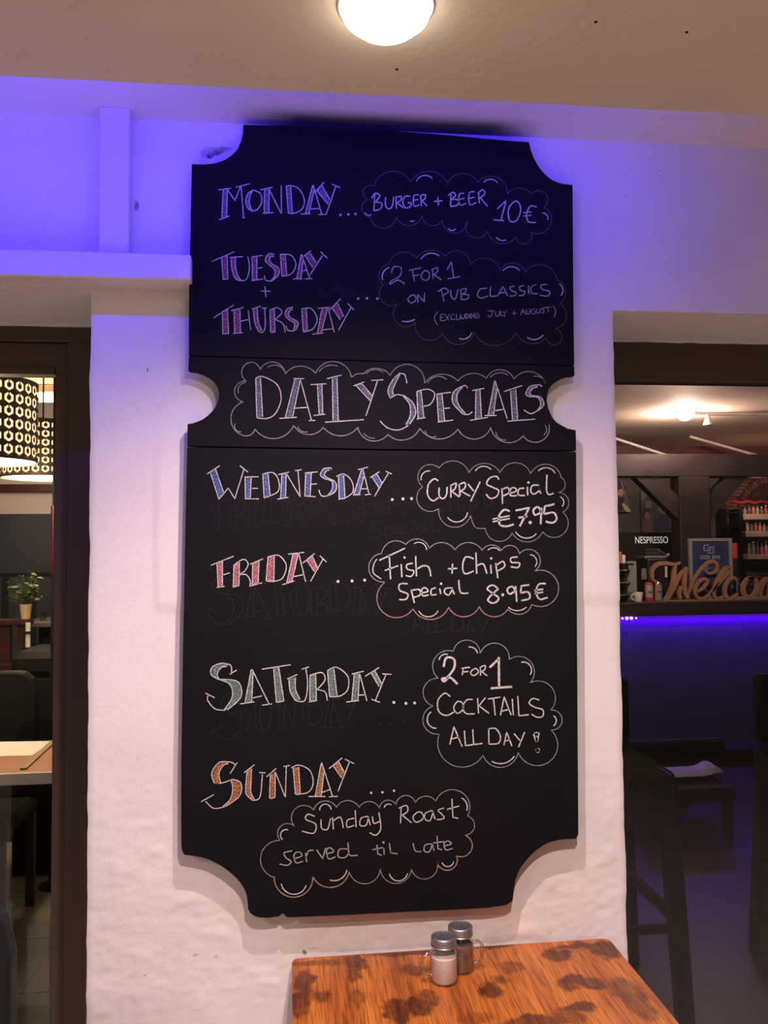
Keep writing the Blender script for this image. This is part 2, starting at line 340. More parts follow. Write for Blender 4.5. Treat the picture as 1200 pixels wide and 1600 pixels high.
# ---------------------------------------------------------------- windows
def window(name, x0, x1, ztop, frames, label):
    w_ = bpy.data.objects.new(name, None); COL.objects.link(w_); w_['kind'] = 'structure'; w_['label'] = label
    return w_
FY = .25
w1 = window('window_1', 0, 0, 0, 0, 'dark brown framed glass door left of the white pillar')
zf = P(70, 509, FY).z
zt1, zt2 = P(70, 533, FY).z, P(60, 587, FY+.02).z
xj, xs_, xg = P(103, 900, FY).x, P(90, 900, FY+.012).x, P(85, 900, FY+.02).x
mb = MB(); mb.box(XA, xl+.02, FY, TH, zt1, zl+.0, bev=.002); mb.box(xj, xl+.02, FY, TH, 0, zt1, bev=.002); mb.build('frame', M_frame, w1)
mb = MB(); mb.box(XA, xj-.001, FY+.012, TH-.005, zt2, zt1-.001, bev=.002); mb.box(xg, xj-.001, FY+.012, TH-.005, 0, zt2, bev=.002); mb.build('sash', M_frame, w1)
zb = P(60, 577, FY+.02).z
MB().box(XA, xg, FY+.004, FY+.014, zt2-.0, zb).build('glazing_bead', M_frame, w1)
MB().box(XA, xg+.005, FY+.026, FY+.032, .05, zt2+.005).build('pane', GLASS, w1)
w2 = window('window_2', 0, 0, 0, 0, 'dark brown framed glass door right of the white pillar')
zq = P(1080, 596.5, FY).z
mb = MB(); mb.box(xr-.02, XB, FY, TH, zq, zr, bev=.002); mb.box(xr-.02, xr+.045, FY, TH, 0, zq, bev=.002); mb.build('frame', M_frame, w2)
MB().box(xr+.04, XB, FY+.026, FY+.032, .0, zq+.005).build('pane', GLASS, w2)
# plaster lip over the frames
for nm, xa_, xb_, zz in (('trim_3', XA, xl, zf), ('trim_4', xr, XB, P(1080, 535, FY).z)):
    m_ = MB(); n = 90; vs = []
    for i in range(n+1):
        x = xa_+(xb_-xa_)*i/n; d = .003*noise.noise(Vector((x*13, 2, 5)))+.002*noise.noise(Vector((x*45, 2, 5)))
        vs += [(x, FY-.012, zz+d), (x, FY+.001, zz+d-.002), (x, FY-.012, zz+.05), ]
    m_.add(vs, [q for i in range(n) for q in ((3*i, 3*i+1, 3*i+4, 3*i+3), (3*i, 3*i+3, 3*i+5, 3*i+2))])
    z_top = zl if nm == 'trim_3' else zr
    m_.box(xa_, xb_, FY-.0115, FY, zz+.004, z_top)
    struct(m_.build(nm, PLASTER))
# ---------------------------------------------------------------- chalk writing
# hand-drawn strokes: s smooth, l straight, b two-edged stem with hatching, d dot, o closed loop, c cloud arcs (cusp mid cusp ...)
CR = {'A1':(310,260,.24167),'A2':(550,250,.29167),'A3':(310,370,.24167),'A4':(570,380,.275),'A5':(280,550,.28333),'A6':(580,550,.28333),
 'A7':(310,710,.29167),'A8':(630,710,.225),'B1':(310,840,.24167),'B2':(560,840,.275),'B3':(310,1010,.29167),'B4':(640,990,.21667),
 'B5':(300,1170,.28333),'B6':(390,1220,.30833)}
W = {}
W['MONDAY']=('A1',"""b 160 152 152 330|188 150 182 328;l 128 152 210 142;l 135 345 200 320;l 188 150 237 222 275 120;l 275 120 292 330;l 240 135 333 112;l 282 332 303 330
b 357 153 320 175 306 225 320 270 350 290|350 158 334 190 330 235 338 265 350 288;s 350 290 385 275 410 225 400 175 357 153
b 428 150 425 303|458 145 455 300;l 400 152 480 135;l 415 305 485 298;l 458 150 535 305;l 535 125 537 305
b 568 130 582 303|596 128 608 303;s 568 128 600 125 650 145 685 215 670 275 620 303 582 303
b 740 120 690 308|750 150 714 303;l 742 120 798 310;l 725 275 785 272;l 660 308 725 306;l 775 312 822 310
b 766 155 838 245|798 122 850 215;l 758 162 812 102;l 890 125 825 312;l 865 115 917 138
d 918 313;d 970 310;d 1016 308""")
W['BURGER']=('A2',"""l 122 185 117 272;s 105 205 125 178 150 192 125 225;s 125 225 160 232 152 262 117 272
s 180 200 180 245 200 262 218 240 222 198;l 235 195 238 262;s 235 200 262 195 262 215 238 228;l 242 228 275 258
s 312 195 285 195 272 225 285 255 312 250 315 228 298 230;s 358 187 332 192 332 245 362 240;l 332 215 355 212
l 368 190 372 250;s 368 190 392 185 390 208 370 218;l 374 218 402 245;l 440 222 485 218;l 460 198 463 243
l 530 185 528 248;s 515 190 540 173 555 190 532 210;s 532 210 570 215 565 240 528 250;s 600 178 574 185 578 240 612 232;l 578 210 603 205
s 655 170 628 178 630 238 665 228;l 630 205 655 200;l 678 172 682 232;s 672 180 700 160 712 180 684 205;l 690 205 726 248
l 778 262 825 217 798 322;l 758 320 815 325;o 870 222 838 265 845 325 880 325 903 275 895 232
s 990 252 955 248 935 290 945 330 985 335;l 918 282 960 278;l 918 300 960 296""")
W['cloudM']=('A2',"""c 118 142 200 62 315 120 410 60 512 125 600 72 675 120 775 92 832 182 895 150 960 182 1035 180 1030 252 1068 330 960 388 925 450 878 412 800 448 725 382 665 418 617 325 545 392 485 322 430 352 375 300 300 352 238 305 160 365 98 305 52 265 85 212 62 160 118 142""")
W['hlM']=('A2',"""s 345 113 385 83 430 98;s 705 120 745 103 780 122;s 1020 285 1045 295 1047 322;s 70 280 82 295 103 292;l 310 328 335 327;s 515 365 533 378 555 368;s 772 412 790 428 825 428""")
W['TUESDAY']=('A3',"""l 85 160 232 97;b 150 130 160 272|185 115 190 272;l 155 275 193 272
b 212 133 215 200 235 262 262 283|240 130 240 190 252 245 275 280;l 203 133 288 128;s 262 283 310 275 330 200 320 128
b 347 130 350 280|378 125 378 278;l 345 130 415 120;l 378 205 415 198;l 345 283 418 273
b 490 113 455 110 432 150 460 185|488 128 468 128 460 150 478 178;b 460 185 495 215 492 255 465 288|478 178 520 205 515 250 470 288;s 465 288 435 280 427 250
b 530 115 540 252|560 112 572 252;s 530 113 600 120 630 180 600 240 540 255
b 665 115 635 272|678 135 663 270;l 667 112 720 270;l 665 222 698 215;l 612 273 672 272;l 690 272 735 270
b 688 118 738 198|722 105 762 168;l 680 125 728 90;l 802 122 722 245;l 790 97 833 138
l 402 350 465 352;l 430 320 435 390;d 1033 400;d 1090 397;d 1157 400""")
W['THURSDAY']=('A3',"""l 98 525 228 440;b 155 480 158 625|188 465 195 622;l 155 628 198 625
b 230 475 235 620|268 460 272 618;l 212 478 290 457;l 222 625 288 620;l 272 545 325 535;l 322 475 338 602
b 355 465 365 555 385 605|380 460 388 550 412 608;l 345 468 405 448;s 385 605 412 618 432 580 428 460;l 408 462 443 460
b 463 475 467 615|490 468 495 615;s 463 475 510 458 540 490 495 535;s 495 535 545 560 562 618;l 467 618 497 615
b 612 455 575 465 560 505 590 540|610 470 595 475 582 505 602 528;b 590 540 622 560 615 605|602 528 645 555 628 605;s 620 608 580 605 565 575
b 668 465 678 612|697 462 705 608;s 668 465 730 465 768 530 740 595 678 615
b 800 460 770 620|836 457 795 618;l 770 462 850 455;l 838 455 878 618;l 800 602 868 595;l 738 630 808 622
b 865 460 915 535|900 430 940 515;l 850 472 920 400;l 988 455 905 605;l 965 430 1005 473""")
W['2 FOR 1 A']=('A4',"""s 150 170 165 135 205 140 200 185 150 215 145 232 190 210 225 232;l 270 150 282 215;l 250 155 320 140;l 275 185 312 178
o 335 160 320 190 345 212 368 190 358 160;l 385 150 388 205;s 378 152 412 140 410 165 388 178;l 392 178 435 208
l 468 150 492 105 505 195;l 470 202 540 190;o 265 295 245 320 265 340 290 322 285 298;l 302 338 300 290 338 335 340 282
l 435 262 450 330;s 415 275 450 255 475 275 440 298;s 488 265 492 305 515 315 530 262;l 545 262 548 320;s 540 265 575 258 570 280 550 290;s 550 290 590 295 580 318 548 320
s 695 255 655 262 640 295 660 312 700 300;s 715 245 712 290 720 302 755 298;l 755 300 785 245 812 300;l 768 282 802 280
s 850 245 825 250 835 270 860 280 850 298 822 300;s 905 240 880 248 885 268 910 275 900 295 875 298;l 930 240 932 290
s 975 235 945 250 950 285 985 285;s 1035 232 1000 240 1010 262 1050 275 1040 300 995 295""")
W['EXCLUDING']=('A4',"""s 415 388 395 425 412 465;s 450 402 432 408 432 440 452 438;l 430 423 448 420;l 455 405 480 438;l 482 403 458 440;s 508 403 492 410 492 432 512 432
s 520 402 522 432 540 430 545 402;s 545 402 550 428 565 425 568 402;l 574 400 576 430;s 574 400 592 412 576 430;l 597 400 598 428;l 605 428 605 398 622 426 622 396;s 648 398 632 402 632 425 648 422 648 410 640 411
l 700 385 735 383;s 722 385 722 410 708 418 700 408;s 742 388 745 412 762 412 765 385;s 772 385 774 410 788 410;l 785 388 795 400 805 383;l 795 400 792 418
l 835 400 862 397;l 848 385 849 412;l 885 408 898 372 912 405;l 890 392 908 390;s 918 375 920 400 935 400 938 372;s 965 372 948 380 950 402 968 398 966 385
s 975 372 978 395 993 395 996 370;s 1020 366 1005 372 1018 382 1015 395 1003 394;l 1022 367 1058 362;l 1040 365 1043 392;s 1070 355 1085 385 1075 420""")
W['cloudT']=('A4',"""c 138 118 210 52 295 85 375 40 457 75 540 45 600 122 700 87 770 158 845 112 912 165 1030 128 1090 205 1138 262 1110 345 1145 420 1080 487 1100 570 1030 537 930 568 858 508 740 582 620 508 520 575 442 508 335 545 290 450 190 460 187 345 90 320 105 235 85 160 138 118""")
W['hlT']=('A4',"""s 318 92 365 58 423 72;s 785 157 830 133 880 155;s 102 210 105 165 140 138;s 1105 232 1125 262 1113 298;s 212 442 250 445 283 432;s 535 540 580 540 607 508;s 922 535 965 548 1013 522""")
W['DAILY']=('A5',"""b 422 145 428 360|448 140 460 358;s 422 145 460 135 540 180 562 260 530 340 480 367 428 362
b 638 152 585 362|668 152 625 358;l 630 147 690 147;l 668 152 730 378;l 640 310 705 305;l 553 366 648 360;l 715 378 750 377
b 762 180 772 348|787 180 792 345;l 725 180 812 175;l 743 350 805 343;b 845 145 848 380|870 140 877 380;l 815 147 895 127;l 805 387 1018 373
b 975 185 1055 270|1005 172 1065 242;l 962 187 1020 165;l 1095 155 1030 352;l 1060 157 1125 153""")
W['SPECIALS']=('A6',"""b 155 118 115 160 92 215 105 252|158 124 132 175 118 215 128 246;s 155 118 185 125 197 172;s 105 255 140 235 175 240
b 175 240 212 290 215 350 192 400|178 238 230 280 245 340 212 398;s 205 405 150 430 90 418 48 380
b 252 218 258 365|275 212 290 362;s 252 218 310 205 350 230 330 285 290 300;l 250 370 300 362
b 362 235 372 385|390 230 405 382;l 362 232 440 222;l 398 312 435 308;l 368 387 453 375
b 500 190 455 220 450 280 505 342|505 192 475 230 478 285 520 340;s 500 190 520 185 532 200;s 505 342 535 345 557 330
b 578 212 575 368|600 208 608 365;l 558 212 625 200;l 545 377 645 360
b 682 155 645 348|695 190 675 345;l 682 155 750 368;l 675 325 735 315;l 625 350 692 350
b 768 215 780 380|797 205 808 378;l 732 218 832 185;l 750 382 905 370
b 915 182 875 190 852 230 870 246|918 192 892 200 875 225 886 240;s 915 182 932 182 942 192
b 870 246 920 252 935 290 915 325|886 240 935 250 952 290 920 325;s 915 325 880 340 842 320""")
W['cloudD']=('A5',"""c 370 160 350 88 410 57;c 410 57 432 72 447 98 510 55 585 120 665 78 752 118 850 52 950 140 980 122 1015 120 1090 90 1165 130
c 370 160 305 215 355 275 285 375 340 455 380 462 418 425 520 478 632 405 705 455 795 415 880 462 985 415 1060 490 1150 455""")
W['cloudD2']=('A6',"""c 105 130 195 68 295 172 390 122 478 160 560 118 635 145 715 98 788 150 880 108 960 172;c 92 455 185 485 268 420 375 480 478 425 575 480 660 415 755 500 838 462 935 492 980 400""")
W['hlD']=('A5',"""s 485 88 530 72 580 105;s 770 110 810 78 873 78;s 1030 122 1060 100 1123 112;s 328 228 330 190 368 168;s 308 395 310 425 343 440;s 652 412 672 435 708 440;s 1017 447 1045 470 1078 475""")
W['hlD2']=('A6',"""s 312 172 350 138 417 152;s 655 142 700 115 755 128;s 895 135 935 140 958 172;s 297 435 320 465 358 465;s 688 440 705 475 742 485;s 958 405 968 430 952 457""")
W['WEDNESDAY']=('A7',"""b 65 100 110 240|92 80 138 212;l 47 105 115 60;l 110 240 160 180 195 238 243 82;l 222 60 265 95
b 250 120 252 235|283 120 278 237;l 250 120 322 120;l 288 182 320 182;l 248 238 325 238;b 345 105 352 232|373 105 385 225;s 345 105 400 98 430 140 425 200 352 233
b 448 105 440 235|470 98 467 232;l 428 108 485 95;l 422 240 482 230;l 470 100 545 228;l 533 85 545 228;l 518 87 553 82
b 575 98 570 222|605 98 598 225;l 570 100 640 93;l 605 160 635 157;l 568 223 628 227
b 700 72 670 78 653 110 675 130|702 84 685 90 675 110 690 124;s 700 70 712 75 712 82;b 675 130 715 145 715 190 690 222|690 124 735 150 735 195 700 220;s 695 222 660 222 645 190
b 750 112 755 238|778 112 785 235;s 740 118 778 105 820 140 828 200 785 235;l 750 240 785 236
b 875 80 832 215|888 110 862 212;l 855 82 908 68;l 880 75 915 215;l 868 185 905 183;l 828 217 868 215;l 892 217 925 213
b 930 120 968 180|955 105 985 155;l 920 125 970 92;l 1018 100 943 225;l 1003 90 1037 105;d 1038 242;d 1096 238;d 1142 237""")
W['CURRY']=('A8',"""s 243 185 215 170 175 210 170 280 205 322 245 300;s 250 230 250 285 275 308 300 280 305 225;l 330 215 332 300;s 325 220 365 200 362 235 335 258;l 340 258 390 295
l 388 205 395 290;s 380 215 425 195 430 230 398 255;l 402 255 465 290;l 450 205 490 255;l 535 190 468 325
s 665 175 645 152 600 165 580 205 620 228 662 250 648 292 605 305 575 275;l 685 235 690 345;s 685 245 725 230 735 265 690 290;s 740 270 785 255 775 232 745 240 745 285 790 285;s 840 235 805 240 800 280 845 285
l 862 225 865 285;d 870 195;s 945 215 900 215 885 250 905 275 940 255 945 215;s 945 215 945 250 958 272;s 998 140 995 240 1010 278 1045 270
l 620 450 740 425;l 622 468 740 445""")
W['7.95']=('A8',"""s 740 395 700 385 665 430 670 485 715 500 768 485;l 780 390 875 370 810 500;l 800 440 862 430;d 882 473;o 935 365 905 385 915 420 955 400;l 960 370 955 485;l 1050 345 985 360 975 415;s 975 415 1045 405 1065 450 1035 475 990 465""")
W['cloudW']=('A8',"""c 248 95 340 45 457 127 560 62 672 127 785 58 885 135 990 68 1097 160 1125 215 1075 265 1150 330 1108 400 1120 545 968 537 860 608 757 545 640 600 570 510;s 570 515 500 505 467 425;c 467 425 340 505 247 375 128 375 135 225 115 110 248 95""")
W['hlW']=('A8',"""s 125 180 140 130 187 115;s 500 115 550 83 610 105;s 938 115 990 92 1055 130;s 308 437 370 470 447 403;s 1090 295 1115 325 1103 362;s 780 537 840 580 925 550""")
W['FRIDAY']=('B1',"""l 82 178 228 120;b 120 160 128 320|155 150 155 315;l 162 240 203 228;l 118 322 170 315
b 230 178 225 318|265 160 262 312;s 230 178 290 140 322 170 300 215 265 235;s 265 240 310 240 335 280 332 315;l 222 320 265 310
b 352 165 348 308|392 150 385 302;l 335 172 418 137;l 330 315 412 292;b 450 125 438 280|490 120 488 280;s 450 125 520 115 568 180 545 260 490 282 435 280
b 612 105 570 298|646 100 605 282;l 580 107 685 95;l 648 98 693 285;l 618 252 685 238;l 543 305 620 280
b 700 145 750 220|735 118 770 195;l 675 165 752 102;l 805 140 725 283;l 785 117 828 158;d 902 283;d 993 280;d 1075 275""")
W['FISH']=('B2',"""l 118 130 265 60;l 175 95 183 237;l 150 187 225 160;l 243 150 247 225;d 262 113;s 310 145 275 155 280 180 315 190 300 220 268 215;l 325 105 330 220;s 330 180 370 160 400 170 412 220
l 508 178 562 175;l 535 148 532 205;s 655 120 610 110 592 160 605 205 655 190;l 668 85 672 205;s 672 160 710 150 730 205;l 752 155 755 205;d 755 118;l 780 145 792 230;s 780 160 820 135 830 165 790 190;s 905 110 868 115 870 140 915 145 905 170 865 165
s 280 262 235 265 235 300 280 320 270 350 232 352;l 300 295 318 372;s 300 300 345 295 350 325 315 340;s 355 315 395 305 380 285 360 295 365 330 400 325;s 440 285 415 295 415 325 445 322;l 462 290 468 320;d 470 262
s 530 285 495 290 490 315 515 325 535 290;l 532 285 545 322;s 570 240 580 310 625 315""")
W['8.95']=('B2',"""s 795 290 762 270 732 290 765 318 798 345 770 372 735 355 765 318 795 290;d 820 325;o 870 278 845 295 860 320 890 300;l 893 275 900 365;l 970 268 925 275 922 315;s 922 315 965 310 972 345 925 358
s 1065 262 1025 265 1010 310 1030 350 1075 340;l 1000 300 1050 293;l 1002 318 1050 310""")
W['cloudF']=('B2',"""c 132 90 190 22 270 40 340 8 403 62 475 28 548 70 625 28 703 72 760 42 813 75 870 45 915 92 1030 110 1000 190 1138 295 985 380 925 435 850 405;c 148 252 62 195 132 90""")
W['cloudF2']=('B2',"""c 850 405 770 450 687 390 600 450 513 397 400 465 310 405 120 400 148 255""")
W['hlF']=('B2',"""s 130 235 85 200 88 150 105 122;s 315 35 360 30 388 70;s 735 72 765 58 803 75;s 975 97 1010 120 1003 165;s 342 415 400 450 453 415;s 852 395 905 415 955 395""")
W['SATURDAY']=('B3',"""b 160 98 125 90 75 110 68 150 110 178|150 108 125 112 105 135 102 160 115 178;s 150 92 175 105 178 145;l 168 150 205 127;b 115 178 170 205 182 270 140 338|115 176 212 190 228 270 155 340;s 145 342 90 335 50 290 52 262;l 38 250 87 275
b 283 125 250 300|293 140 285 298;l 287 122 380 312;l 285 278 340 265;l 223 308 300 297;l 342 315 393 308;b 403 118 418 298|430 112 458 295;l 340 122 495 98;l 418 300 460 293
b 485 175 492 240 520 290|520 165 520 230 545 285;l 475 175 530 150;s 520 290 570 290 585 200 575 115;l 553 122 592 110
b 598 155 597 298|628 148 632 290;s 598 155 660 140 678 180 632 235;s 640 232 680 245 690 290;l 592 298 635 290
b 692 130 703 268|725 120 743 265;s 690 130 740 112 800 160 800 230 760 265 703 270;b 835 148 822 292|862 140 855 290;l 822 148 885 133;l 862 140 903 292;l 858 262 895 258;l 793 298 860 290
b 925 140 968 215|945 130 982 200;l 893 160 968 113;l 1005 150 948 290;l 985 147 1035 150;l 927 283 973 300;d 1047 300;d 1112 305;d 1158 303""")
W['COCKTAILS']=('B4',"""l 375 250 435 243;l 385 255 380 300;l 385 278 425 272;o 465 255 440 280 460 303 495 280 485 255;l 510 245 512 302;s 505 245 545 230 540 262 512 272;l 518 272 560 305
s 293 455 255 430 205 480 210 560 265 590 320 565;o 345 490 318 535 345 575 385 545 380 500;s 455 475 410 480 385 530 405 575 470 578;l 490 465 497 575;l 548 462 500 520 573 575;l 565 472 655 458;l 605 470 618 590
l 655 590 682 455 733 588;l 665 560 720 545;l 740 470 748 588;l 780 450 788 592 860 585;s 935 480 890 468 862 500 900 530 960 550 960 595 920 603 878 580""")
W['ALLDAY']=('B4',"""l 290 800 320 670 378 815;l 305 760 355 745;l 395 700 403 808 525 792;l 455 690 462 800;l 570 685 572 795;s 568 688 620 685 655 740 640 790 572 797;l 680 805 700 710 738 812;l 688 775 725 765;l 752 720 795 770;l 830 710 785 820""")
W['TWO ONE']=('B4',"""s 245 240 265 175 320 185 320 250 270 315 235 325 250 345 290 315 345 365;l 577 245 640 185;l 643 170 645 385;l 585 395 740 383;l 895 725 918 780;l 930 712 918 780;l 910 718 917 770;l 900 723 928 714;l 903 733 926 726;d 922 842;d 924 846;d 926 840""")
W['cloudS']=('B4',"""c 315 128 420 47 510 143 630 70 718 188 888 225 868 355 1045 425 1018 552 1100 620 1020 695 1030 905 783 857 660 965 530 878 300 945 213 725 95 625 170 522 100 400 207 322 180 180 315 128""")
W['hlS']=('B4',"""s 213 190 235 155 275 150;s 425 97 465 105 490 143;s 805 207 865 225 870 297;s 155 565 130 640 193 683;s 1037 592 1058 630 1037 665;s 593 922 680 935 755 885""")
W['SUNDAY']=('B5',"""b 200 72 150 75 110 130 122 185 150 190|200 82 172 92 150 130 152 165 160 188;s 200 70 230 80 238 95;l 250 75 210 137;s 125 188 160 190 225 168;b 215 172 225 220 210 280 170 318|225 168 270 190 262 260 185 318;s 180 320 120 328 75 290;l 50 292 120 253
b 305 120 297 200 300 250 335 285|328 110 325 190 325 240 345 280;l 288 132 345 88;s 335 285 375 265 388 140;l 370 130 405 133;b 432 145 428 272|458 125 458 265;l 410 155 465 108;l 430 275 458 268;l 458 125 515 268;l 520 95 515 268;l 505 98 540 92
b 558 105 570 250|588 98 597 248;s 548 105 590 90 650 120 668 190 640 240 572 252;b 712 82 680 260|728 125 712 262;l 715 75 775 262;l 718 240 760 225;l 643 263 735 263;l 755 265 803 262
b 778 92 825 160|808 70 840 130;l 755 110 828 50;l 870 68 805 235;l 843 57 895 82;d 988 243;d 1050 240;d 1114 231""")
W['ROAST']=('B6',"""s 330 180 295 170 285 195 335 220 325 265 265 255;s 362 195 365 240 395 245 410 190;l 420 185 425 245;s 422 205 460 185 475 240;s 530 190 495 200 495 235 530 225;l 535 150 540 235;s 600 180 565 190 560 225 590 225 602 185;l 600 180 612 225;s 622 180 630 215 660 205;s 655 160 665 240 640 275 608 262
l 768 135 765 215;s 755 140 795 125 800 155 770 175;l 775 175 820 212;o 850 160 828 185 845 210 880 190 872 162;s 925 150 890 165 890 195 915 200 930 155;l 926 150 940 195;s 985 138 955 150 975 170 985 190 948 198;l 1025 90 1030 185 1058 190;l 1000 145 1062 128""")
W['SERVED']=('B6',"""s 215 355 175 365 185 390 210 410 190 428 152 422;s 225 395 265 380 250 360 225 375 235 415 270 408;l 283 365 290 412;s 288 380 300 355 325 352;l 340 350 370 395 385 340;s 385 370 425 360 410 340 390 350 400 395 435 385;s 495 345 455 348 450 385 485 388 503 365;l 498 312 503 372 512 380 548 378
l 645 325 650 370 670 378;l 622 350 675 338;l 680 340 682 375;d 678 312;l 708 315 715 365 750 370;s 828 315 840 355 870 358;s 925 320 890 325 885 355 910 360 925 325;l 925 320 935 355;l 950 280 955 345 975 350;l 930 315 985 308;s 985 330 1022 320 1005 305 985 318 995 350 1030 342""")
W['cloudR']=('B6',"""c 155 302 160 228 232 235;c 232 235 240 135 325 148 380 102 440 135 500 100 555 135 610 105 658 140 700 98 742 122 800 75 840 110 890 78 943 103 1105 90 1105 178 1140 225 1090 275;c 125 490 55 390 155 302;c 950 410 888 498 820 448 750 520 662 445 590 522 505 460""")
W['cloudR2']=('B6',"""c 1090 275 1122 355 1048 380 1020 450 950 410;c 505 460 420 540 320 485;c 320 485 220 590 125 485""")
W['hlR']=('B6',"""s 355 150 380 118 413 145;s 682 137 700 118 718 122;s 1073 87 1100 115 1100 152;s 167 298 165 255 195 248;s 160 522 215 575 287 530;s 407 503 465 495 493 452;s 708 470 770 505 800 470;s 975 415 1005 435 1035 408""")
# key -> (part label, line width px, colour of line, colour of fill)
WS = [
 ('MONDAY','chalk word MONDAY with hatched stems and three dots',1.5,'chalk','f_grey'),
 ('BURGER','chalk writing BURGER + BEER 10€',1.7,'chalk',None),('cloudM','thin dim chalk cloud round the burger offer',1.0,'dim',None),('hlM','short bright chalk shine marks in the burger cloud',1.5,'chalk',None),
 ('TUESDAY','chalk word TUESDAY with pink hatched stems and a plus sign',1.4,'chalk','f_pink'),('THURSDAY','chalk word THURSDAY with pink hatched stems',1.4,'chalk','f_pink'),
 ('2 FOR 1 A','chalk writing 2 FOR 1 ON PUB CLASSICS',1.6,'mid2',None),('EXCLUDING','small chalk writing (EXCLUDING JULY + AUGUST)',1.1,'mid2',None),('cloudT','thin dim chalk cloud round the pub classics offer',.9,'dim',None),('hlT','short bright chalk shine marks in the pub classics cloud',1.5,'chalk',None),
 ('DAILY','large chalk word DAILY with grey hatched stems',1.5,'chalk','f_blugrey'),('SPECIALS','large chalk word SPECIALS with grey hatched stems',1.5,'chalk','f_blugrey'),('cloudD','left half of the chalk cloud round DAILY SPECIALS',1.4,'mid',None),('cloudD2','right half of the chalk cloud round DAILY SPECIALS',1.4,'mid',None),
 ('hlD','chalk shine marks in the left of the DAILY SPECIALS cloud',1.3,'mid',None),('hlD2','chalk shine marks in the right of the DAILY SPECIALS cloud',1.3,'mid',None),
 ('WEDNESDAY','chalk word WEDNESDAY with blue hatched stems and three dots',1.4,'chalk','f_blue'),('CURRY','chalk writing CURRY Special',2.2,'chalk',None),('7.95','thick chalk price €7.95',3.0,'chalk',None),('cloudW','thin grey chalk cloud round the curry offer',1.1,'mid',None),('hlW','bright chalk shine marks in the curry cloud',1.6,'chalk',None),
 ('FRIDAY','chalk word FRIDAY with salmon pink hatched stems and three dots',1.5,'chalk','f_rose'),('FISH','chalk writing Fish + Chips Special',2.2,'chalk',None),('8.95','thick chalk price 8.95€',2.6,'chalk',None),('cloudF','upper part of the chalk cloud round the fish offer',1.4,'mid',None),('cloudF2','pink lower part of the chalk cloud round the fish offer',1.5,'f_roseline',None),('hlF','chalk shine marks in the fish cloud',1.5,'chalk',None),
 ('SATURDAY','chalk word SATURDAY with green hatched stems and three dots',1.6,'chalk','f_green'),('COCKTAILS','chalk writing FOR COCKTAILS',1.9,'chalk',None),('ALLDAY','chalk writing ALL DAY',1.9,'chalk',None),('TWO ONE','thick chalk numerals 2 and 1 with exclamation mark',3.4,'chalk',None),('cloudS','pale green chalk cloud round the cocktail offer',1.2,'f_greenline',None),('hlS','chalk shine marks in the cocktail cloud',1.8,'chalk',None),
 ('SUNDAY','chalk word SUNDAY with orange hatched stems and three dots',1.5,'chalk','f_orange'),('ROAST','chalk writing Sunday Roast',1.7,'chalk',None),('SERVED','chalk writing served til late',1.7,'mid2',None),('cloudR','grey part of the chalk cloud round the roast offer',1.3,'mid',None),('cloudR2','brownish orange part of the chalk cloud round the roast offer',1.7,'f_orangeline',None),('hlR','chalk shine marks in the roast cloud',1.6,'chalk',None),
]
GHOST = [('FRIDAY',-5,-90,1.2),('FISH',-42,-97,1.4),('SATURDAY',2,-134,1.4),('ALLDAY',-58,-176,1.6),('SUNDAY',14,-108,1.2)]
# ---------------------------------------------------------------- chalkboard
YBRD = -.034
bt = empty('menu_board', (P(600, 1000, 0).x, 0, P(600, 1425, YBRD).z), 'tall black ticket-shaped chalkboard with daily specials, hung on the white pillar', 'chalkboard')
OFF = Vector(bt.location)
def bpx(pts, y=YBRD): return [(P(x, yy, y).x-OFF.x, P(x, yy, y).z-OFF.z) for x, yy in pts]
top = [(299.5,256),(318,256.5),(335,255),(350,250),(362,242.5),(371,233),(377,220),(379.5,208),(380,194.5),(450,196),(520,199),(600,203),(680,209),(740,214.5),(800,220),(826.5,221.5),(830,235),(834,246),(840,257),(847,267),(855,275),(863,281),(872,285),(880,287),(895,288.5),(896,440),(897.5,570.5),(600,564),(295,555.5),(295,480)]
mid = [(295,556.8),(600,565.3),(897.5,571.8),(898,587),(889,587.5),(880,590),(871,595),(863,601),(858,607),(855,616),(854.5,626),(857,638),(863,652),(869,659),(875,663),(887,669.5),(900,672),(900.5,704),(600,702),(292.5,697),(293,662.5),(300,661.5),(308,659),(317,655),(325,649),(332,642),(337,635),(341,626),(342.5,617),(341,608),(338,601),(332,593),(325,588),(317,584),(308,581),(294,579)]
bot = [(292.5,699),(600,704),(900.5,706),(902,1000),(904,1304),(900,1311),(884,1311.5),(872,1313),(860,1316),(849,1321),(839,1328),(830,1336),(823,1344),(815,1354),(809,1365),(805.5,1376),(803.5,1387),(802.5,1398),(801,1408),(791,1414.5),(760,1419),(700,1422),(600,1427),(500,1432),(449,1434),(445.5,1431),(442.5,1427.5),(439.5,1428.5),(437,1432),(420,1434.5),(404,1434),(397,1431.5),(391,1427),(387.5,1421),(387,1411),(385.5,1400),(382.5,1391),(378,1383),(370,1373),(361,1365),(351,1357),(340,1350),(328,1344),(315,1340),(301,1337.5),(288,1336),(285,1331),(283,1322),(283,1200),(286,1000),(291,760)]
for pts in (top, mid, bot):
    mb = MB(); q = bpx(pts); mb.prism(q, YBRD, YBRD+.018); o = mb.build('panel', M_board, bt); fixnormals(o); o.location = (0, 0, 0)
    md = o.modifiers.new('edge', 'BEVEL'); md.width = .0012; md.segments = 2; md.limit_method = 'ANGLE'; md.angle_limit = math.radians(60)
for py in (330, 620, 900, 1200):
    a = P(360, py, 0); b = P(840, py, 0); MB().box(a.x-OFF.x, b.x-OFF.x, YBRD+.018, -.003, a.z-.03-OFF.z, a.z-OFF.z).build('batten', M_darkwood, bt)
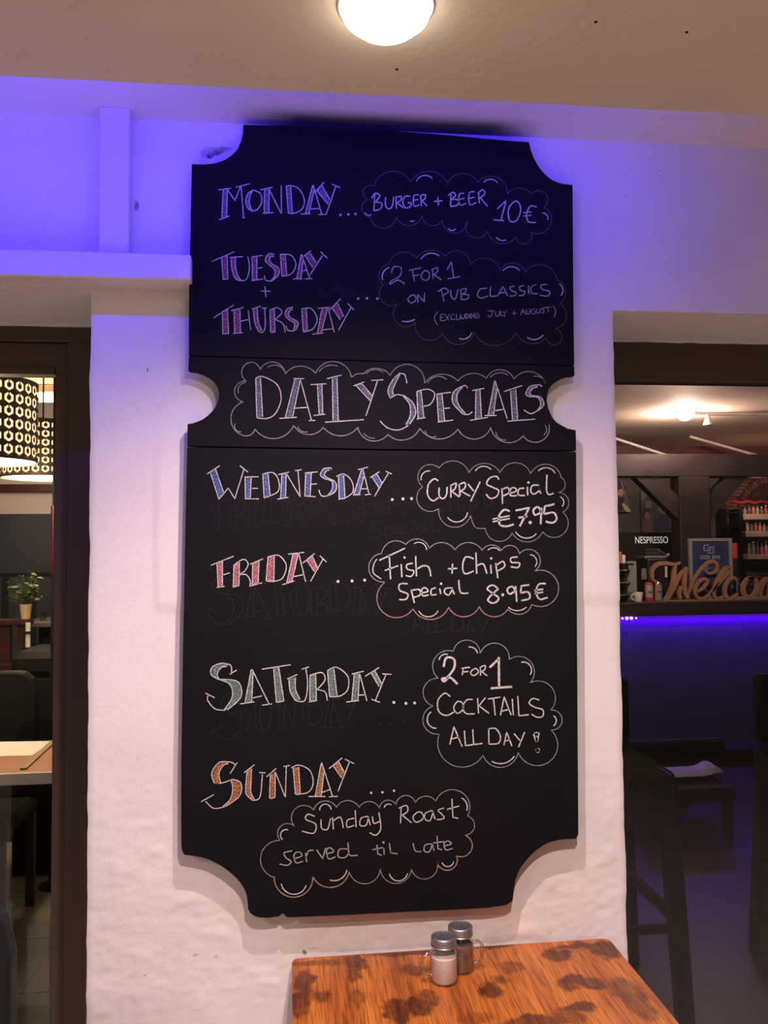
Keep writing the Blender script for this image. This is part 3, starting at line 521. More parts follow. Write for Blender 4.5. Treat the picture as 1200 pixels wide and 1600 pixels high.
def chalk(name, c, amt):               # dusty pigment broken up by the grain of the board
    m = bpy.data.materials.new(name); m.use_nodes = True; nt = m.node_tree; b = nt.nodes['Principled BSDF']; b.inputs['Roughness'].default_value = .9; b.inputs['Specular IOR Level'].default_value = .1
    tc = nt.nodes.new('ShaderNodeTexCoord'); n = nt.nodes.new('ShaderNodeTexNoise'); n.inputs['Scale'].default_value = 420; n.inputs['Detail'].default_value = 3
    nt.links.new(tc.outputs['Object'], n.inputs['Vector']); r = nt.nodes.new('ShaderNodeValToRGB')
    r.color_ramp.elements[0].position = .34; r.color_ramp.elements[1].position = .62
    r.color_ramp.elements[0].color = tuple(lerp(.01, k, amt) for k in c)+(1,); r.color_ramp.elements[1].color = tuple(c)+(1,)
    nt.links.new(n.outputs['Fac'], r.inputs[0]); nt.links.new(r.outputs[0], b.inputs['Base Color']); return m
CH = {'chalk':chalk('white_chalk', (.62, .60, .57), .55), 'mid':chalk('grey_chalk', (.30, .29, .28), .5), 'mid2':chalk('soft_white_chalk', (.42, .41, .40), .5), 'dim':chalk('faint_chalk', (.13, .12, .13), .5),
 'ghost':chalk('wiped_chalk', (.0200, .0190, .0195), .7),
 'f_grey':chalk('grey_fill_chalk', (.22, .22, .24), .3), 'f_pink':chalk('pink_chalk', (.42, .13, .22), .3), 'f_blugrey':chalk('bluish_grey_chalk', (.20, .22, .27), .3), 'f_blue':chalk('blue_chalk', (.14, .20, .48), .3),
 'f_rose':chalk('salmon_pink_chalk', (.62, .22, .25), .3), 'f_green':chalk('green_chalk', (.20, .32, .27), .3), 'f_orange':chalk('orange_chalk', (.55, .24, .10), .3),
 'f_roseline':chalk('thin_pink_chalk', (.38, .24, .24), .5), 'f_greenline':chalk('thin_green_chalk', (.26, .34, .31), .5), 'f_orangeline':chalk('thin_brown_chalk', (.36, .26, .20), .5)}
def resample(pts, st):
    out = [pts[0]]; acc = 0
    for a, b in zip(pts, pts[1:]):
        d = math.hypot(b[0]-a[0], b[1]-a[1])
        if d < 1e-6: continue
        k = max(1, int(d/st))
        for i in range(1, k+1): out.append((lerp(a[0], b[0], i/k), lerp(a[1], b[1], i/k)))
    return out
def ribbon(mb, pts, wpx, y, mi=0, jit=.16, closed=False):
    pts = resample(pts, 3.0); n = len(pts)
    if n < 2: return
    v = []
    for i, p in enumerate(pts):
        a = pts[max(0, i-1)]; b = pts[min(n-1, i+1)]
        if closed and i in (0, n-1): a = pts[-2]; b = pts[1]
        dx, dy = b[0]-a[0], b[1]-a[1]; L = math.hypot(dx, dy) or 1
        for s in (-1, 1):
            h = wpx/2*(1+random.uniform(-jit, jit))*s; q = P(p[0]-dy/L*h, p[1]+dx/L*h, y); v.append((q.x-OFF.x, y, q.z-OFF.z))
    mb.add(v, [(2*i, 2*i+1, 2*i+3, 2*i+2) for i in range(n-1)], mi)
def at_t(pts, t):
    L = [0]
    for a, b in zip(pts, pts[1:]): L.append(L[-1]+math.hypot(b[0]-a[0], b[1]-a[1]))
    d = t*L[-1]
    for i in range(len(pts)-1):
        if d <= L[i+1] or i == len(pts)-2:
            k = (d-L[i])/max(1e-6, L[i+1]-L[i]); return (lerp(pts[i][0], pts[i+1][0], k), lerp(pts[i][1], pts[i+1][1], k)), L[-1]
def draw(key, wpx, lc, fc, dx=0, dy=0, ghost=False):
    crop, src = W[key]; x0, y0, s = CR[crop]; mb = MB(); y1 = YBRD-.0006; y2 = YBRD-.0004; y3 = YBRD-.0002
    if ghost: y1 = y2 = y3 = YBRD-.0001
    def cv(t): k = [float(q) for q in t.split()]; return [(x0+dx+k[i]*s, y0+dy+k[i+1]*s) for i in range(0, len(k), 2)]
    for it in src.replace('\n', ';').split(';'):
        it = it.strip()
        if not it: continue
        c, rest = it[0], it[1:]
        if c == 'l': ribbon(mb, cv(rest), wpx, y1)
        elif c == 's':
            q = cv(rest); ribbon(mb, arc3(*q, n=8) if len(q) == 3 and key.startswith('hl') else cr(q), wpx, y1)
        elif c == 'o': ribbon(mb, cr(cv(rest), closed=True), wpx, y1, closed=True)
        elif c == 'd':
            p = cv(rest)[0]; r = max(1.7, wpx*.9 if wpx > 2 else 1.9)*(1.25 if key in ('FRIDAY', 'SATURDAY', 'WEDNESDAY') else 1)
            v = []
            for k in range(10):
                q = P(p[0]+r*math.cos(k*PI/5), p[1]+r*math.sin(k*PI/5), y1); v.append((q.x-OFF.x, y1, q.z-OFF.z))
            mb.add(v, [tuple(range(10))[::-1]])
        elif c == 'c':
            p = cv(rest)
            for i in range(0, len(p)-2, 2): ribbon(mb, arc3(p[i], p[i+1], p[i+2]), wpx, y1)
        elif c == 'b':
            A, B = [cr(cv(t)) for t in rest.split('|')]
            ribbon(mb, A, wpx, y1); ribbon(mb, B, wpx, y1)
            if fc and not ghost:
                _, L = at_t(A, 1); n = max(3, int(L/2.7)); st = []
                for k in range(n+1):
                    t = k/n; st.append(at_t(A, min(1, t+.02))[0] if k % 2 == 0 else at_t(B, max(0, t-.02))[0])
                for a, b in zip(st, st[1:]): ribbon(mb, [a, b], 1.7, y2, 1, .3)
                n = 8; v = []
                for k in range(n+1):
                    for E_ in (A, B):
                        q = at_t(E_, k/n)[0]; q = P(q[0], q[1], y3); v.append((q.x-OFF.x, y3, q.z-OFF.z))
                mb.add(v, [(2*k, 2*k+1, 2*k+3, 2*k+2) for k in range(n)], 2)
    return mb
def under(c): return chalk('rubbed_'+c, tuple(k*.42 for k in {'f_grey':(.22,.22,.24),'f_pink':(.42,.13,.22),'f_blugrey':(.16,.18,.22),'f_blue':(.14,.20,.48),'f_rose':(.75,.27,.30),'f_green':(.26,.40,.34),'f_orange':(.50,.22,.09)}[c]), .4)
UND = {c: under(c) for c in ('f_grey', 'f_pink', 'f_blugrey', 'f_blue', 'f_rose', 'f_green', 'f_orange')}
for key, lab, wpx, lc, fc in WS:
    o = draw(key, wpx, lc, fc).build('chalk_writing' if not key.startswith(('cloud', 'hl')) else ('chalk_cloud' if key.startswith('cloud') else 'chalk_highlight'), [CH[lc]]+([CH[fc], UND[fc]] if fc else []), bt)
    o['label'] = lab
for key, dx, dy, wpx in GHOST:
    o = draw(key, wpx, 'ghost', None, dx, dy, True).build('wiped_writing', CH['ghost'], bt); o['label'] = 'faint trace of wiped-off chalk writing'
# ---------------------------------------------------------------- table
ZT = .70
c0 = PZ(456, 1497, ZT); c1 = PZ(950, 1465, ZT); c2 = PZ(446, 1600, ZT); c3 = PZ(1052, 1600, ZT)
print('table', c0, c1, c2, c3)
tw = c1.x-c0.x; tyb = min(-.012, (c0.y+c1.y)/2); rz = math.atan2(c1.y-c0.y, c1.x-c0.x)
tb = empty('wooden_table', (c0.x, c0.y-.002, 0), 'burnt-stained orange pine table pushed against the wall below the chalkboard', 'table', rz=rz)
BURNS = ((476, 1540, .020, .050, .9), (468, 1568, .020, .050, .9), (480, 1556, .05, .02, .8), (500, 1505, .05, .015, .7), (556, 1502, .022, .03, .9), (552, 1522, .015, .03, .8), (560, 1560, .014, .03, .6), (575, 1488, .08, .012, .8),
 (650, 1488, .09, .012, .9), (648, 1515, .035, .02, .8), (620, 1582, .022, .04, .9), (655, 1572, .030, .03, .9), (668, 1555, .02, .02, .7), (763, 1480, .07, .010, .9), (800, 1512, .022, .025, .7), (765, 1545, .022, .03, .9), (780, 1530, .02, .02, .6),
 (830, 1597, .045, .02, .9), (870, 1492, .030, .022, .9), (905, 1478, .05, .015, .9), (948, 1484, .028, .035, .95), (898, 1532, .028, .018, .95), (925, 1538, .03, .022, .85), (885, 1540, .02, .02, .8), (905, 1575, .035, .015, .9), (888, 1590, .03, .02, .8), (980, 1548, .03, .05, .8), (1000, 1570, .02, .05, .8), (740, 1592, .03, .02, .5))
def wood_table():
    m = bpy.data.materials.new('burnt_pine'); m.use_nodes = True; nt = m.node_tree; L = nt.links; b = nt.nodes['Principled BSDF']
    b.inputs['Roughness'].default_value = .42; b.inputs['Specular IOR Level'].default_value = .35; b.inputs['Coat Weight'].default_value = .08; b.inputs['Coat Roughness'].default_value = .25
    tc = nt.nodes.new('ShaderNodeTexCoord'); mp = nt.nodes.new('ShaderNodeMapping'); mp.inputs['Scale'].default_value = (1, .045, 1); L.new(tc.outputs['Object'], mp.inputs[0])
    def N(v, s, d=4, r=.55, dist=0):
        n = nt.nodes.new('ShaderNodeTexNoise'); n.inputs['Scale'].default_value = s; n.inputs['Detail'].default_value = d; n.inputs['Roughness'].default_value = r; n.inputs['Distortion'].default_value = dist; L.new(v, n.inputs['Vector']); return n.outputs['Fac']
    def R(f, stops):
        r = nt.nodes.new('ShaderNodeValToRGB'); e = r.color_ramp.elements
        e[0].position, e[0].color = stops[0][0], (*stops[0][1], 1); e[1].position, e[1].color = stops[1][0], (*stops[1][1], 1)
        for p_, c_ in stops[2:]:
            k = e.new(p_); k.color = (*c_, 1)
        L.new(f, r.inputs[0]); return r.outputs[0]
    base = R(N(mp.outputs[0], 22, 3), [(.32, (.27, .060, .012)), (.68, (.66, .22, .036))])
    fine = R(N(mp.outputs[0], 230, 4, .6), [(.38, (.34, .26, .22)), (.56, (1, 1, 1))])
    mx = nt.nodes.new('ShaderNodeMix'); mx.data_type = 'RGBA'; mx.blend_type = 'MULTIPLY'; mx.inputs[0].default_value = .75; L.new(base, mx.inputs[6]); L.new(fine, mx.inputs[7])
    mp2 = nt.nodes.new('ShaderNodeMapping'); mp2.inputs['Scale'].default_value = (1, .62, 1); mp2.inputs['Location'].default_value = (.37, .11, 0); L.new(tc.outputs['Object'], mp2.inputs[0])
    burn = R(N(mp2.outputs[0], 9.5, 4, .55, .3), [(.50, (0, 0, 0)), (.60, (1, 1, 1))])
    m2 = nt.nodes.new('ShaderNodeMix'); m2.data_type = 'RGBA'; ml = nt.nodes.new('ShaderNodeMath'); ml.operation = 'MULTIPLY'; ml.inputs[1].default_value = .97; L.new(burn, ml.inputs[0]); L.new(ml.outputs[0], m2.inputs[0]); L.new(mx.outputs[2], m2.inputs[6])
    nz = nt.nodes.new('ShaderNodeTexNoise'); nz.inputs['Scale'].default_value = 30; nz.inputs['Detail'].default_value = 4; L.new(tc.outputs['Object'], nz.inputs['Vector'])
    s1 = nt.nodes.new('ShaderNodeVectorMath'); s1.operation = 'SCALE'; s1.inputs['Scale'].default_value = .05; L.new(nz.outputs['Color'], s1.inputs[0])
    s2 = nt.nodes.new('ShaderNodeVectorMath'); s2.operation = 'ADD'; L.new(tc.outputs['Object'], s2.inputs[0]); L.new(s1.outputs[0], s2.inputs[1])
    acc = None; mi_ = tb.matrix_basis.inverted()
    for px_, py_, rx_, ry_, am in BURNS:
        q_ = Matrix.Rotation(-rz, 4, 'Z') @ (PZ(px_, py_, ZT)-Vector((c0.x, c0.y-.002, ZT)))
        v1 = nt.nodes.new('ShaderNodeVectorMath'); v1.operation = 'SUBTRACT'; v1.inputs[1].default_value = (q_.x+.025, q_.y+.025, 0); L.new(s2.outputs[0], v1.inputs[0])
        v2 = nt.nodes.new('ShaderNodeVectorMath'); v2.operation = 'MULTIPLY'; v2.inputs[1].default_value = (1/rx_, 1/ry_, 0); L.new(v1.outputs[0], v2.inputs[0])
        v3 = nt.nodes.new('ShaderNodeVectorMath'); v3.operation = 'LENGTH'; L.new(v2.outputs[0], v3.inputs[0])
        v4 = nt.nodes.new('ShaderNodeMapRange'); v4.interpolation_type = 'SMOOTHSTEP'; v4.inputs['From Min'].default_value = 1.45; v4.inputs['From Max'].default_value = .7; v4.inputs['To Max'].default_value = am; L.new(v3.outputs['Value'], v4.inputs['Value'])
        if acc is None: acc = v4.outputs[0]
        else:
            mm = nt.nodes.new('ShaderNodeMath'); mm.operation = 'MAXIMUM'; L.new(acc, mm.inputs[0]); L.new(v4.outputs[0], mm.inputs[1]); acc = mm.outputs[0]
    mp3 = nt.nodes.new('ShaderNodeMapping'); mp3.inputs['Scale'].default_value = (1, .22, 1); L.new(tc.outputs['Object'], mp3.inputs[0])
    na = nt.nodes.new('ShaderNodeMath'); na.operation = 'MULTIPLY_ADD'; na.inputs[1].default_value = 1.5; na.inputs[2].default_value = -.75; L.new(N(mp3.outputs[0], 75, 7, .7), na.inputs[0])
    nb = nt.nodes.new('ShaderNodeMath'); L.new(acc, nb.inputs[0]); L.new(na.outputs[0], nb.inputs[1])
    nc = nt.nodes.new('ShaderNodeMapRange'); nc.interpolation_type = 'SMOOTHSTEP'; nc.inputs['From Min'].default_value = .02; nc.inputs['From Max'].default_value = 1.15; L.new(nb.outputs[0], nc.inputs['Value'])
    L.new(nc.outputs[0], ml.inputs[0])
    dk = R(N(mp.outputs[0], 90, 3), [(.3, (.020, .007, .004)), (.7, (.12, .030, .010))]); L.new(dk, m2.inputs[7]); L.new(m2.outputs[2], b.inputs['Base Color'])
    bp = nt.nodes.new('ShaderNodeBump'); bp.inputs['Strength'].default_value = .15; bp.inputs['Distance'].default_value = .002; L.new(N(mp.outputs[0], 150, 5, .6), bp.inputs['Height']); L.new(bp.outputs[0], b.inputs['Normal'])
    return m
M_pine = wood_table(); M_edge = mat('dark_table_edge', (.09, .055, .04), .6, bump=.2, var=.3)
TD = .62; npl = 5
for i in range(npl):
    a, b_ = tw*i/npl, tw*(i+1)/npl; mb = MB(); g = .00015
    if i in (0, npl-1):                 # rounded outer corner
        r = .016; q = []
        xo, s = (a, 1) if i == 0 else (b_, -1); xi = (b_-g) if i == 0 else (a+g)
        for k in range(6): t = PI/2*k/5; q.append((xo+s*r*(1-math.sin(t)), -r*(1-math.cos(t))))
        q = q[::-1]+[(xi, 0), (xi, -TD)]+[(xo+s*r*(1-math.cos(t)) , -TD+r*(1-math.sin(t))) for t in [PI/2-PI/2*k/5 for k in range(6)]]
        q = [(xo, -r)]+[(xo+s*r*(1-math.cos(PI/2*k/5)), -r*(1-math.sin(PI/2*k/5))) for k in range(1, 6)]+[(xi, 0), (xi, -TD)]+[(xo+s*r*(1-math.sin(PI/2*k/5)), -TD+r*(1-math.cos(PI/2*k/5))) for k in range(6)]
        n = len(q); mb.add([(x, y, ZT-.032) for x, y in q]+[(x, y, ZT) for x, y in q], [tuple(range(n)), tuple(range(2*n-1, n-1, -1))]+[(k, k+n, (k+1) % n+n, (k+1) % n) for k in range(n)])
    else: mb.box(a+g, b_-g, -TD, 0, ZT-.032, ZT)
    o = mb.build('plank', M_pine, tb); fixnormals(o); md = o.modifiers.new('edge', 'BEVEL'); md.width = .0004; md.segments = 2; md.limit_method = 'ANGLE'
for x in (.05, tw-.05):
    for y in (-.05, -TD+.05): MB().box(x-.022, x+.022, y-.022, y+.022, 0, ZT-.032, bev=.003).build('leg', M_darkwood, tb)
MB().box(.072, tw-.072, -.06, -.04, ZT-.11, ZT-.0325).build('apron', M_darkwood, tb); MB().box(.072, tw-.072, -TD+.04, -TD+.06, ZT-.11, ZT-.0325).build('apron', M_darkwood, tb)
# ---------------------------------------------------------------- shakers
def clear(name, tint=(1, 1, 1), lo=.05, hi=.5):
    m = bpy.data.materials.new(name); m.use_nodes = True; nt = m.node_tree; L = nt.links; nt.nodes.clear(); o = nt.nodes.new('ShaderNodeOutputMaterial')
    t = nt.nodes.new('ShaderNodeBsdfTransparent'); t.inputs[0].default_value = (*tint, 1); g = nt.nodes.new('ShaderNodeBsdfGlossy'); g.inputs['Roughness'].default_value = .05
    lw = nt.nodes.new('ShaderNodeLayerWeight'); lw.inputs[0].default_value = .35; r = nt.nodes.new('ShaderNodeMapRange'); r.inputs['To Min'].default_value = lo; r.inputs['To Max'].default_value = hi
    L.new(lw.outputs['Facing'], r.inputs[0]); mx = nt.nodes.new('ShaderNodeMixShader'); L.new(r.outputs[0], mx.inputs[0]); L.new(t.outputs[0], mx.inputs[1]); L.new(g.outputs[0], mx.inputs[2]); L.new(mx.outputs[0], o.inputs[0]); return m
M_jar = clear('clear_jar_glass', (.97, .96, .95)); M_handle = clear('handle_glass', (.93, .92, .9), .3, .8); M_salt = mat('fine_salt', (.93, .90, .87), .9, bump=.2, bscale=300)
M_pepper = mat('ground_pepper', (.30, .21, .17), .9, bump=.6, bscale=500, var=.5, vscale=300)
M_lid = mat('grey_metal_lid', (.36, .33, .31), .42, .85); M_dot = mat('dark_hole', (.01, .01, .01), .8)
def shaker(px, py, fill, fl, label, hdir, H=.083, R=.0255):
    b = PZ(px, py, ZT); t = empty('salt_shaker' if fill is M_salt else 'pepper_shaker', (b.x, b.y, ZT+.0003), label, 'shaker', 'small handled jar shakers on the table')
    pr = [(R*.80, 0), (R*.95, .0015), (R, .005), (R, H*.58), (R*.97, H*.66), (R*.82, H*.74), (R*.76, H*.78), (R*.76, H*.86)]
    inner = [(r-.0016, z if z > .003 else .003) for r, z in pr[::-1]]
    MB().lathe(pr+inner, 28, cap=False).build('jar', M_jar, t, True)
    hf = H*.68*fl; q = [(R*.86, .0035), (R-.0018, .007), (R-.0018, hf*.9), (R-.0018, hf), (R*.5, hf+.003), (0.0005, hf+.004)]
    MB().lathe(q, 24).build('contents', fill, t, True)
    z0 = H*.79; r2 = R*.93; lp = [(r2*.98, z0), (r2*1.03, z0+.0012), (r2*.98, z0+.0028), (r2, z0+.004), (r2*1.02, z0+.0055), (r2*.99, z0+.007), (r2*.99, H-.0025), (r2*.93, H-.0008), (r2*.86, H-.0002), (r2*.8, H-.0012), (.0004, H-.0012)]
    ld = MB().lathe(lp, 32).build('lid', M_lid, t, True)
    hm = MB()
    for ring, n in ((0, 1), (.30, 6), (.6, 11)):
        for k in range(n):
            a = 2*PI*k/max(n, 1)+ring; hm.lathe([(.0010, 0), (.0010, .0003)], 6, (r2*ring*math.cos(a), r2*ring*math.sin(a), H-.0011))
    hm.build('shaker_hole', M_dot, ld)
    a = hdir; pts = []
    for u, z in ((R*.95, H*.62), (R*1.35, H*.64), (R*1.62, H*.56), (R*1.62, H*.32), (R*1.5, H*.2), (R*1.2, H*.15), (R*.95, H*.17)):
        pts.append((u*math.cos(a), u*math.sin(a), z))
    MB().tube(pts, .0034, 10).build('handle', M_handle, t, True)
    return t
shaker(694, 1533, M_salt, .82, 'clear handled jar of white salt with a grey perforated lid, in front on the table', PI*1.04)
shaker(720, 1515, M_pepper, .86, 'clear handled jar of grey-brown pepper with a grey perforated lid, behind the salt', -.15)
# ---------------------------------------------------------------- ceiling spotlight over the table
sp_ = empty('ceiling_spotlight', (LA.x, LA.y, ZS), 'bright round ceiling spotlight above the chalkboard', 'ceiling light')
MB().lathe([(.066, 0), (.068, -.002), (.066, -.004), (.060, -.004), (.060, -.002)], 40).build('rim', M_white, sp_, True)
MB().lathe([(.0005, -.040), (.022, -.038), (.044, -.030), (.060, -.016), (.064, -.004)], 36).build('diffuser', M_hot, sp_, True)  # glowing dome made wide to take in the lamp's glare
sp2 = empty('ceiling_spotlight', (LB.x, LB.y, ZS), 'round ceiling spotlight farther back above the viewer', 'ceiling light')
MB().lathe([(.060, 0), (.064, -.003), (.060, -.009), (.050, -.011), (.048, -.004)], 24).build('rim', M_white, sp2, True)
for q in ((931, 34), (1073, 50), (620, 108)):
    a = PZ(*q, ZS); 
    MB().lathe([(.0022, -.0012), (.0028, 0)], 8, (a.x, a.y, ZS+.0002)).build('screw_hole', M_dot, bpy.data.objects['ceiling'])
# ---------------------------------------------------------------- chairs
def chair(x, y, rz, label, w_=.44, hb=.98, hs=.46, group=None):
    t = empty('dining_chair', (x, y, 0), label, 'chair', group, rz)
    MB().box(-w_/2, w_/2, -.22, .22, hs-.07, hs, bev=.02).build('seat', M_black, t, True)
    q = [(-w_/2, hs+.0), (w_/2, hs+.0), (w_/2-.005, hb-.09), (w_/2-.018, hb-.035), (w_/2-.05, hb-.006), (w_/2-.09, hb), (-w_/2+.09, hb), (-w_/2+.05, hb-.006), (-w_/2+.018, hb-.035), (-w_/2+.005, hb-.09)]
    o = MB().prism(q, .17, .225).build('backrest', M_black, t); fixnormals(o); md = o.modifiers.new('edge', 'BEVEL'); md.width = .016; md.segments = 4; md.limit_method = 'ANGLE'; md.angle_limit = 1
    for sx in (-1, 1):
        for yy in (-.19, .19): MB().box(sx*(w_/2-.025)-.017, sx*(w_/2-.025)+.017, yy-.017, yy+.017, 0, hs-.07).build('leg', M_darkwood, t)
    return t
e = P(34, 1500, -.40)
chair(e.x-.225, -.40-.20, .0, 'black dining chair cut by the lower left edge, in front of the glass door', hb=P(5, 1394, -.40).z)
# ================================================================ room behind, left
for nm, x0, x1, Y in (('wall_rear', XA, xm, YL),):
    z = [0, P(40, 895, YL).z, P(40, 803, YL).z, P(40, 770, YL).z, P(40, 757, YL).z, ZI]
    W_ = bpy.data.objects.new(nm, None); COL.objects.link(W_); W_['kind'] = 'structure'
    MB().box(x0, x1, Y, Y+.1, z[2], ZI).build('upper_wall', M_wallin, W_)
    MB().box(x0, x1, Y, Y+.1, 0, z[2]-.001).build('lower_wall', mat('blue_grey_panel', (.035, .04, .06), .35, var=.3, vscale=3), W_)
    MB().box(x0, x1, Y-.03, Y-.001, z[3], z[4], bev=.005).build('rail', M_redwood, W_)
    MB().box(x0, x1, Y-.012, Y-.001, z[1]-.02, z[1], bev=.002).build('rail', M_black, W_)
    for px in (8, 52): a = P(px, 950, YL); MB().box(a.x-.02, a.x+.02, Y-.012, Y-.001, .4, z[1]-.021).build('panel_batten', M_black, W_)
struct(MB().box(xm, xm+.1, YL+.1, YB, 0, ZI).build('wall_inner', M_walldark)); struct(MB().box(xm-.0, xm+.1, YL-.0, YL+.1, 0, ZI).build('wall_inner', M_walldark))
struct(MB().box(XA-.1, XA, TH, YL+.1, 0, ZI).build('wall_left', M_wallin))
# bright ceiling strip and recess seen above the lamps
a = P(66, 616, 3.6); b_ = P(95, 616, 3.6)
bx = empty('ceiling_panel_light', (a.x, 3.5, ZI), 'bright warm ceiling light between the two drum lamps', 'ceiling light')
MB().box(-.14, .14, -.16, .16, -.05, -.002, bev=.004).build('housing', M_cream, bx); MB().box(-.12, .12, -.14, .14, -.056, -.05).build('diffuser', mat('bright_panel', (1, 1, 1), .5, emit=(1, .85, .6), es=8), bx)
M_shade = mat('brown_perforated_shade', (.13, .07, .05), .5, bump=.1)
M_liner = mat('lit_shade_liner', (1, .9, .8), .6, emit=(1, .66, .36), es=1.7)
def drum(px, ptop, pbot, R, Y, label, ncol=28, nrow=6):
    c = P(px, (ptop+pbot)/2, Y); z0 = P(px, pbot, Y).z; z1 = P(px, ptop, Y).z; H = z1-z0
    t = empty('pendant_lamp', (c.x, Y, z0), label, 'lamp', 'perforated drum pendant lamps')
    v = []; f = []
    def pt(u, w, r=R): a = 2*PI*u/ncol; return (r*math.sin(a), -r*math.cos(a), w)
    mb = MB(); m0 = .012; ch = (H-2*m0)/nrow
    for j in range(nrow):
        for i in range(ncol):
            off = 0; u0, u1 = i+off, i+1+off; w0, w1 = m0+j*ch, m0+(j+1)*ch
            uc, wc = (u0+u1)/2, (w0+w1)/2; hw, hh = .38, ch*.44
            hexo = [(uc+.0, wc-hh), (uc+hw, wc-hh*.5), (uc+hw, wc+hh*.5), (uc, wc+hh), (uc-hw, wc+hh*.5), (uc-hw, wc-hh*.5)]
            outer = [(uc, w0), (u1, w0), (u1, w1), (uc, w1), (u0, w1), (u0, w0)]
            vv = [pt(*p) for p in outer]+[pt(*p) for p in hexo]
            mb.add(vv, [(k, (k+1) % 6, 6+(k+1) % 6, 6+k) for k in range(6)])
            hi = [(uc+(p-uc)*.5, wc+(q-wc)*.55) for p, q in hexo]; mb.add([pt(*p, R*.999) for p in hi], [tuple(range(6))])
            br = [(uc-.06, wc+hh*.5), (uc+.06, wc+hh*.5), (uc+.06, wc+hh), (uc-.06, wc+hh)]; mb.add([pt(*p, R*.9985) for p in br], [(0, 1, 2, 3)])
    for w0, w1 in ((0, m0), (H-m0, H)):
        for i in range(ncol): mb.add([pt(i, w0), pt(i+1, w0), pt(i+1, w1), pt(i, w1)], [(0, 1, 2, 3)])
    mb.build('shade', M_shade, t)
    MB().lathe([(R*.95, .004), (R*.95, H-.006)], 48, cap=False).build('liner', M_liner, t, True)
    MB().lathe([(R*.94, .006), (.002, .0065)], 40, cap=False).build('diffuser', M_glow, t)
    MB().lathe([(R*.99, H-.002), (.002, H-.001)], 40, cap=False).build('top_plate', M_shade, t)
    MB().tube([(0, 0, H-.002), (0, 0, ZI-z0)], .004, 6).build('cord', M_black, t)
    MB().lathe([(.05, ZI-z0-.03), (.05, ZI-z0-.001)], 16).build('canopy', M_shade, t)
    return t
drum(-26, 597, 722, .2, 1.7, 'large brown perforated drum pendant, the nearer one at the left edge behind the glass')
drum(67, 662, 748, .2, 2.7, 'brown perforated drum pendant seen lower and farther back beside the door frame')
# plant on divider
YD = 2.95
zr_ = P(20, 967, YD).z
dv = empty('wooden_divider', (P(0, 970, YD).x, YD, 0), 'red-brown slatted wooden divider behind the chairs', 'divider')
ox = dv.location.x
MB().box(P(-150, 970, YD).x-ox, P(49, 970, YD).x-ox, -.05, .05, zr_-.03, zr_, bev=.004).build('top_rail', M_redwood, dv)
for px0, px1 in ((-60, -45), (-28, -12), (3, 17), (29, 39)):
    MB().box(P(px0, 1000, YD).x-ox, P(px1, 1000, YD).x-ox, -.02, .02, P(20, 1036, YD).z, zr_-.03).build('slat', M_redwood, dv)
MB().box(P(-150, 970, YD).x-ox, P(45, 970, YD).x-ox, -.04, .04, 0, P(20, 1036, YD).z, bev=.004).build('base_panel', M_redwood, dv)
cz = P(43, 1011, YD-.06)
cn = empty('candle', (P(43.5, 1011, YD-.07).x, YD-.07, P(20, 1036, YD).z+0.0), 'slim white candle on a dark stand beside the divider', 'candle')
zc0, zc1, zc2 = [P(43.5, q, YD-.07).z-cn.location.z for q in (1011, 990, 973)]
MB().box(-.02, .04, -.02, .02, -.01, zc0).build('stand', M_black, cn); MB().lathe([(.013, zc0), (.013, zc1)], 12).build('candle_body', M_paper, cn, True); MB().lathe([(.018, zc1), (.018, zc1+.012)], 12).build('collar', M_black, cn); MB().lathe([(.013, zc1+.012), (.013, zc2)], 12).build('candle_body', M_paper, cn, True)
pp = P(40, 965, YD)
pl = empty('potted_plant', (pp.x, YD, zr_), 'leafy green plant in a cream pot on the wooden divider', 'plant')
pw = (P(49.5, 945, YD).x-P(30, 945, YD).x)/2; ph = P(40, 944, YD).z-zr_
MB().lathe([(pw*.72, 0), (pw, ph), (pw*.9, ph), (pw*.85, ph-.01), (.001, ph-.01)], 20).build('pot', M_cream, pl, True)
lf = MB(); st = MB()
rd = random.Random(3)
for k in range(95):
    a = rd.uniform(0, 2*PI); el = rd.uniform(.15, 1.45); L_ = rd.uniform(.05, .17); tip = Vector((math.cos(a)*math.cos(el)*.62, math.sin(a)*math.cos(el)*.62, math.sin(el)*1.05))*L_+Vector((0, 0, ph))
    st.tube([(0, 0, ph-.01), tuple(tip*.6+Vector((0, 0, ph*.4))), tuple(tip)], .0015, 4)
    n = Vector((math.cos(a), math.sin(a), rd.uniform(-.3, .6))).normalized(); s = n.cross(Vector((rd.uniform(-1, 1), rd.uniform(-1, 1), 1))).normalized(); l = rd.uniform(.018, .032)
    up = s.cross(n).normalized(); pts = [tip+s*(l*.45*cx)+n*(l*cy)+up*l*cz_ for cx, cy, cz_ in ((0, 0, 0), (.8, .35, .1), (.8, .8, .1), (0, 1.3, -.1), (-.8, .8, .1), (-.8, .35, .1))]
    o = MB().add([tuple(p) for p in pts], [(0, 1, 2, 3), (0, 3, 4, 5)]).build('leaf', mat('variegated_leaf', (.14, .19, .08), .5, var=.6, vscale=14), pl)
st.build('stem', mat('stem_green', (.05, .08, .03), .6), pl)
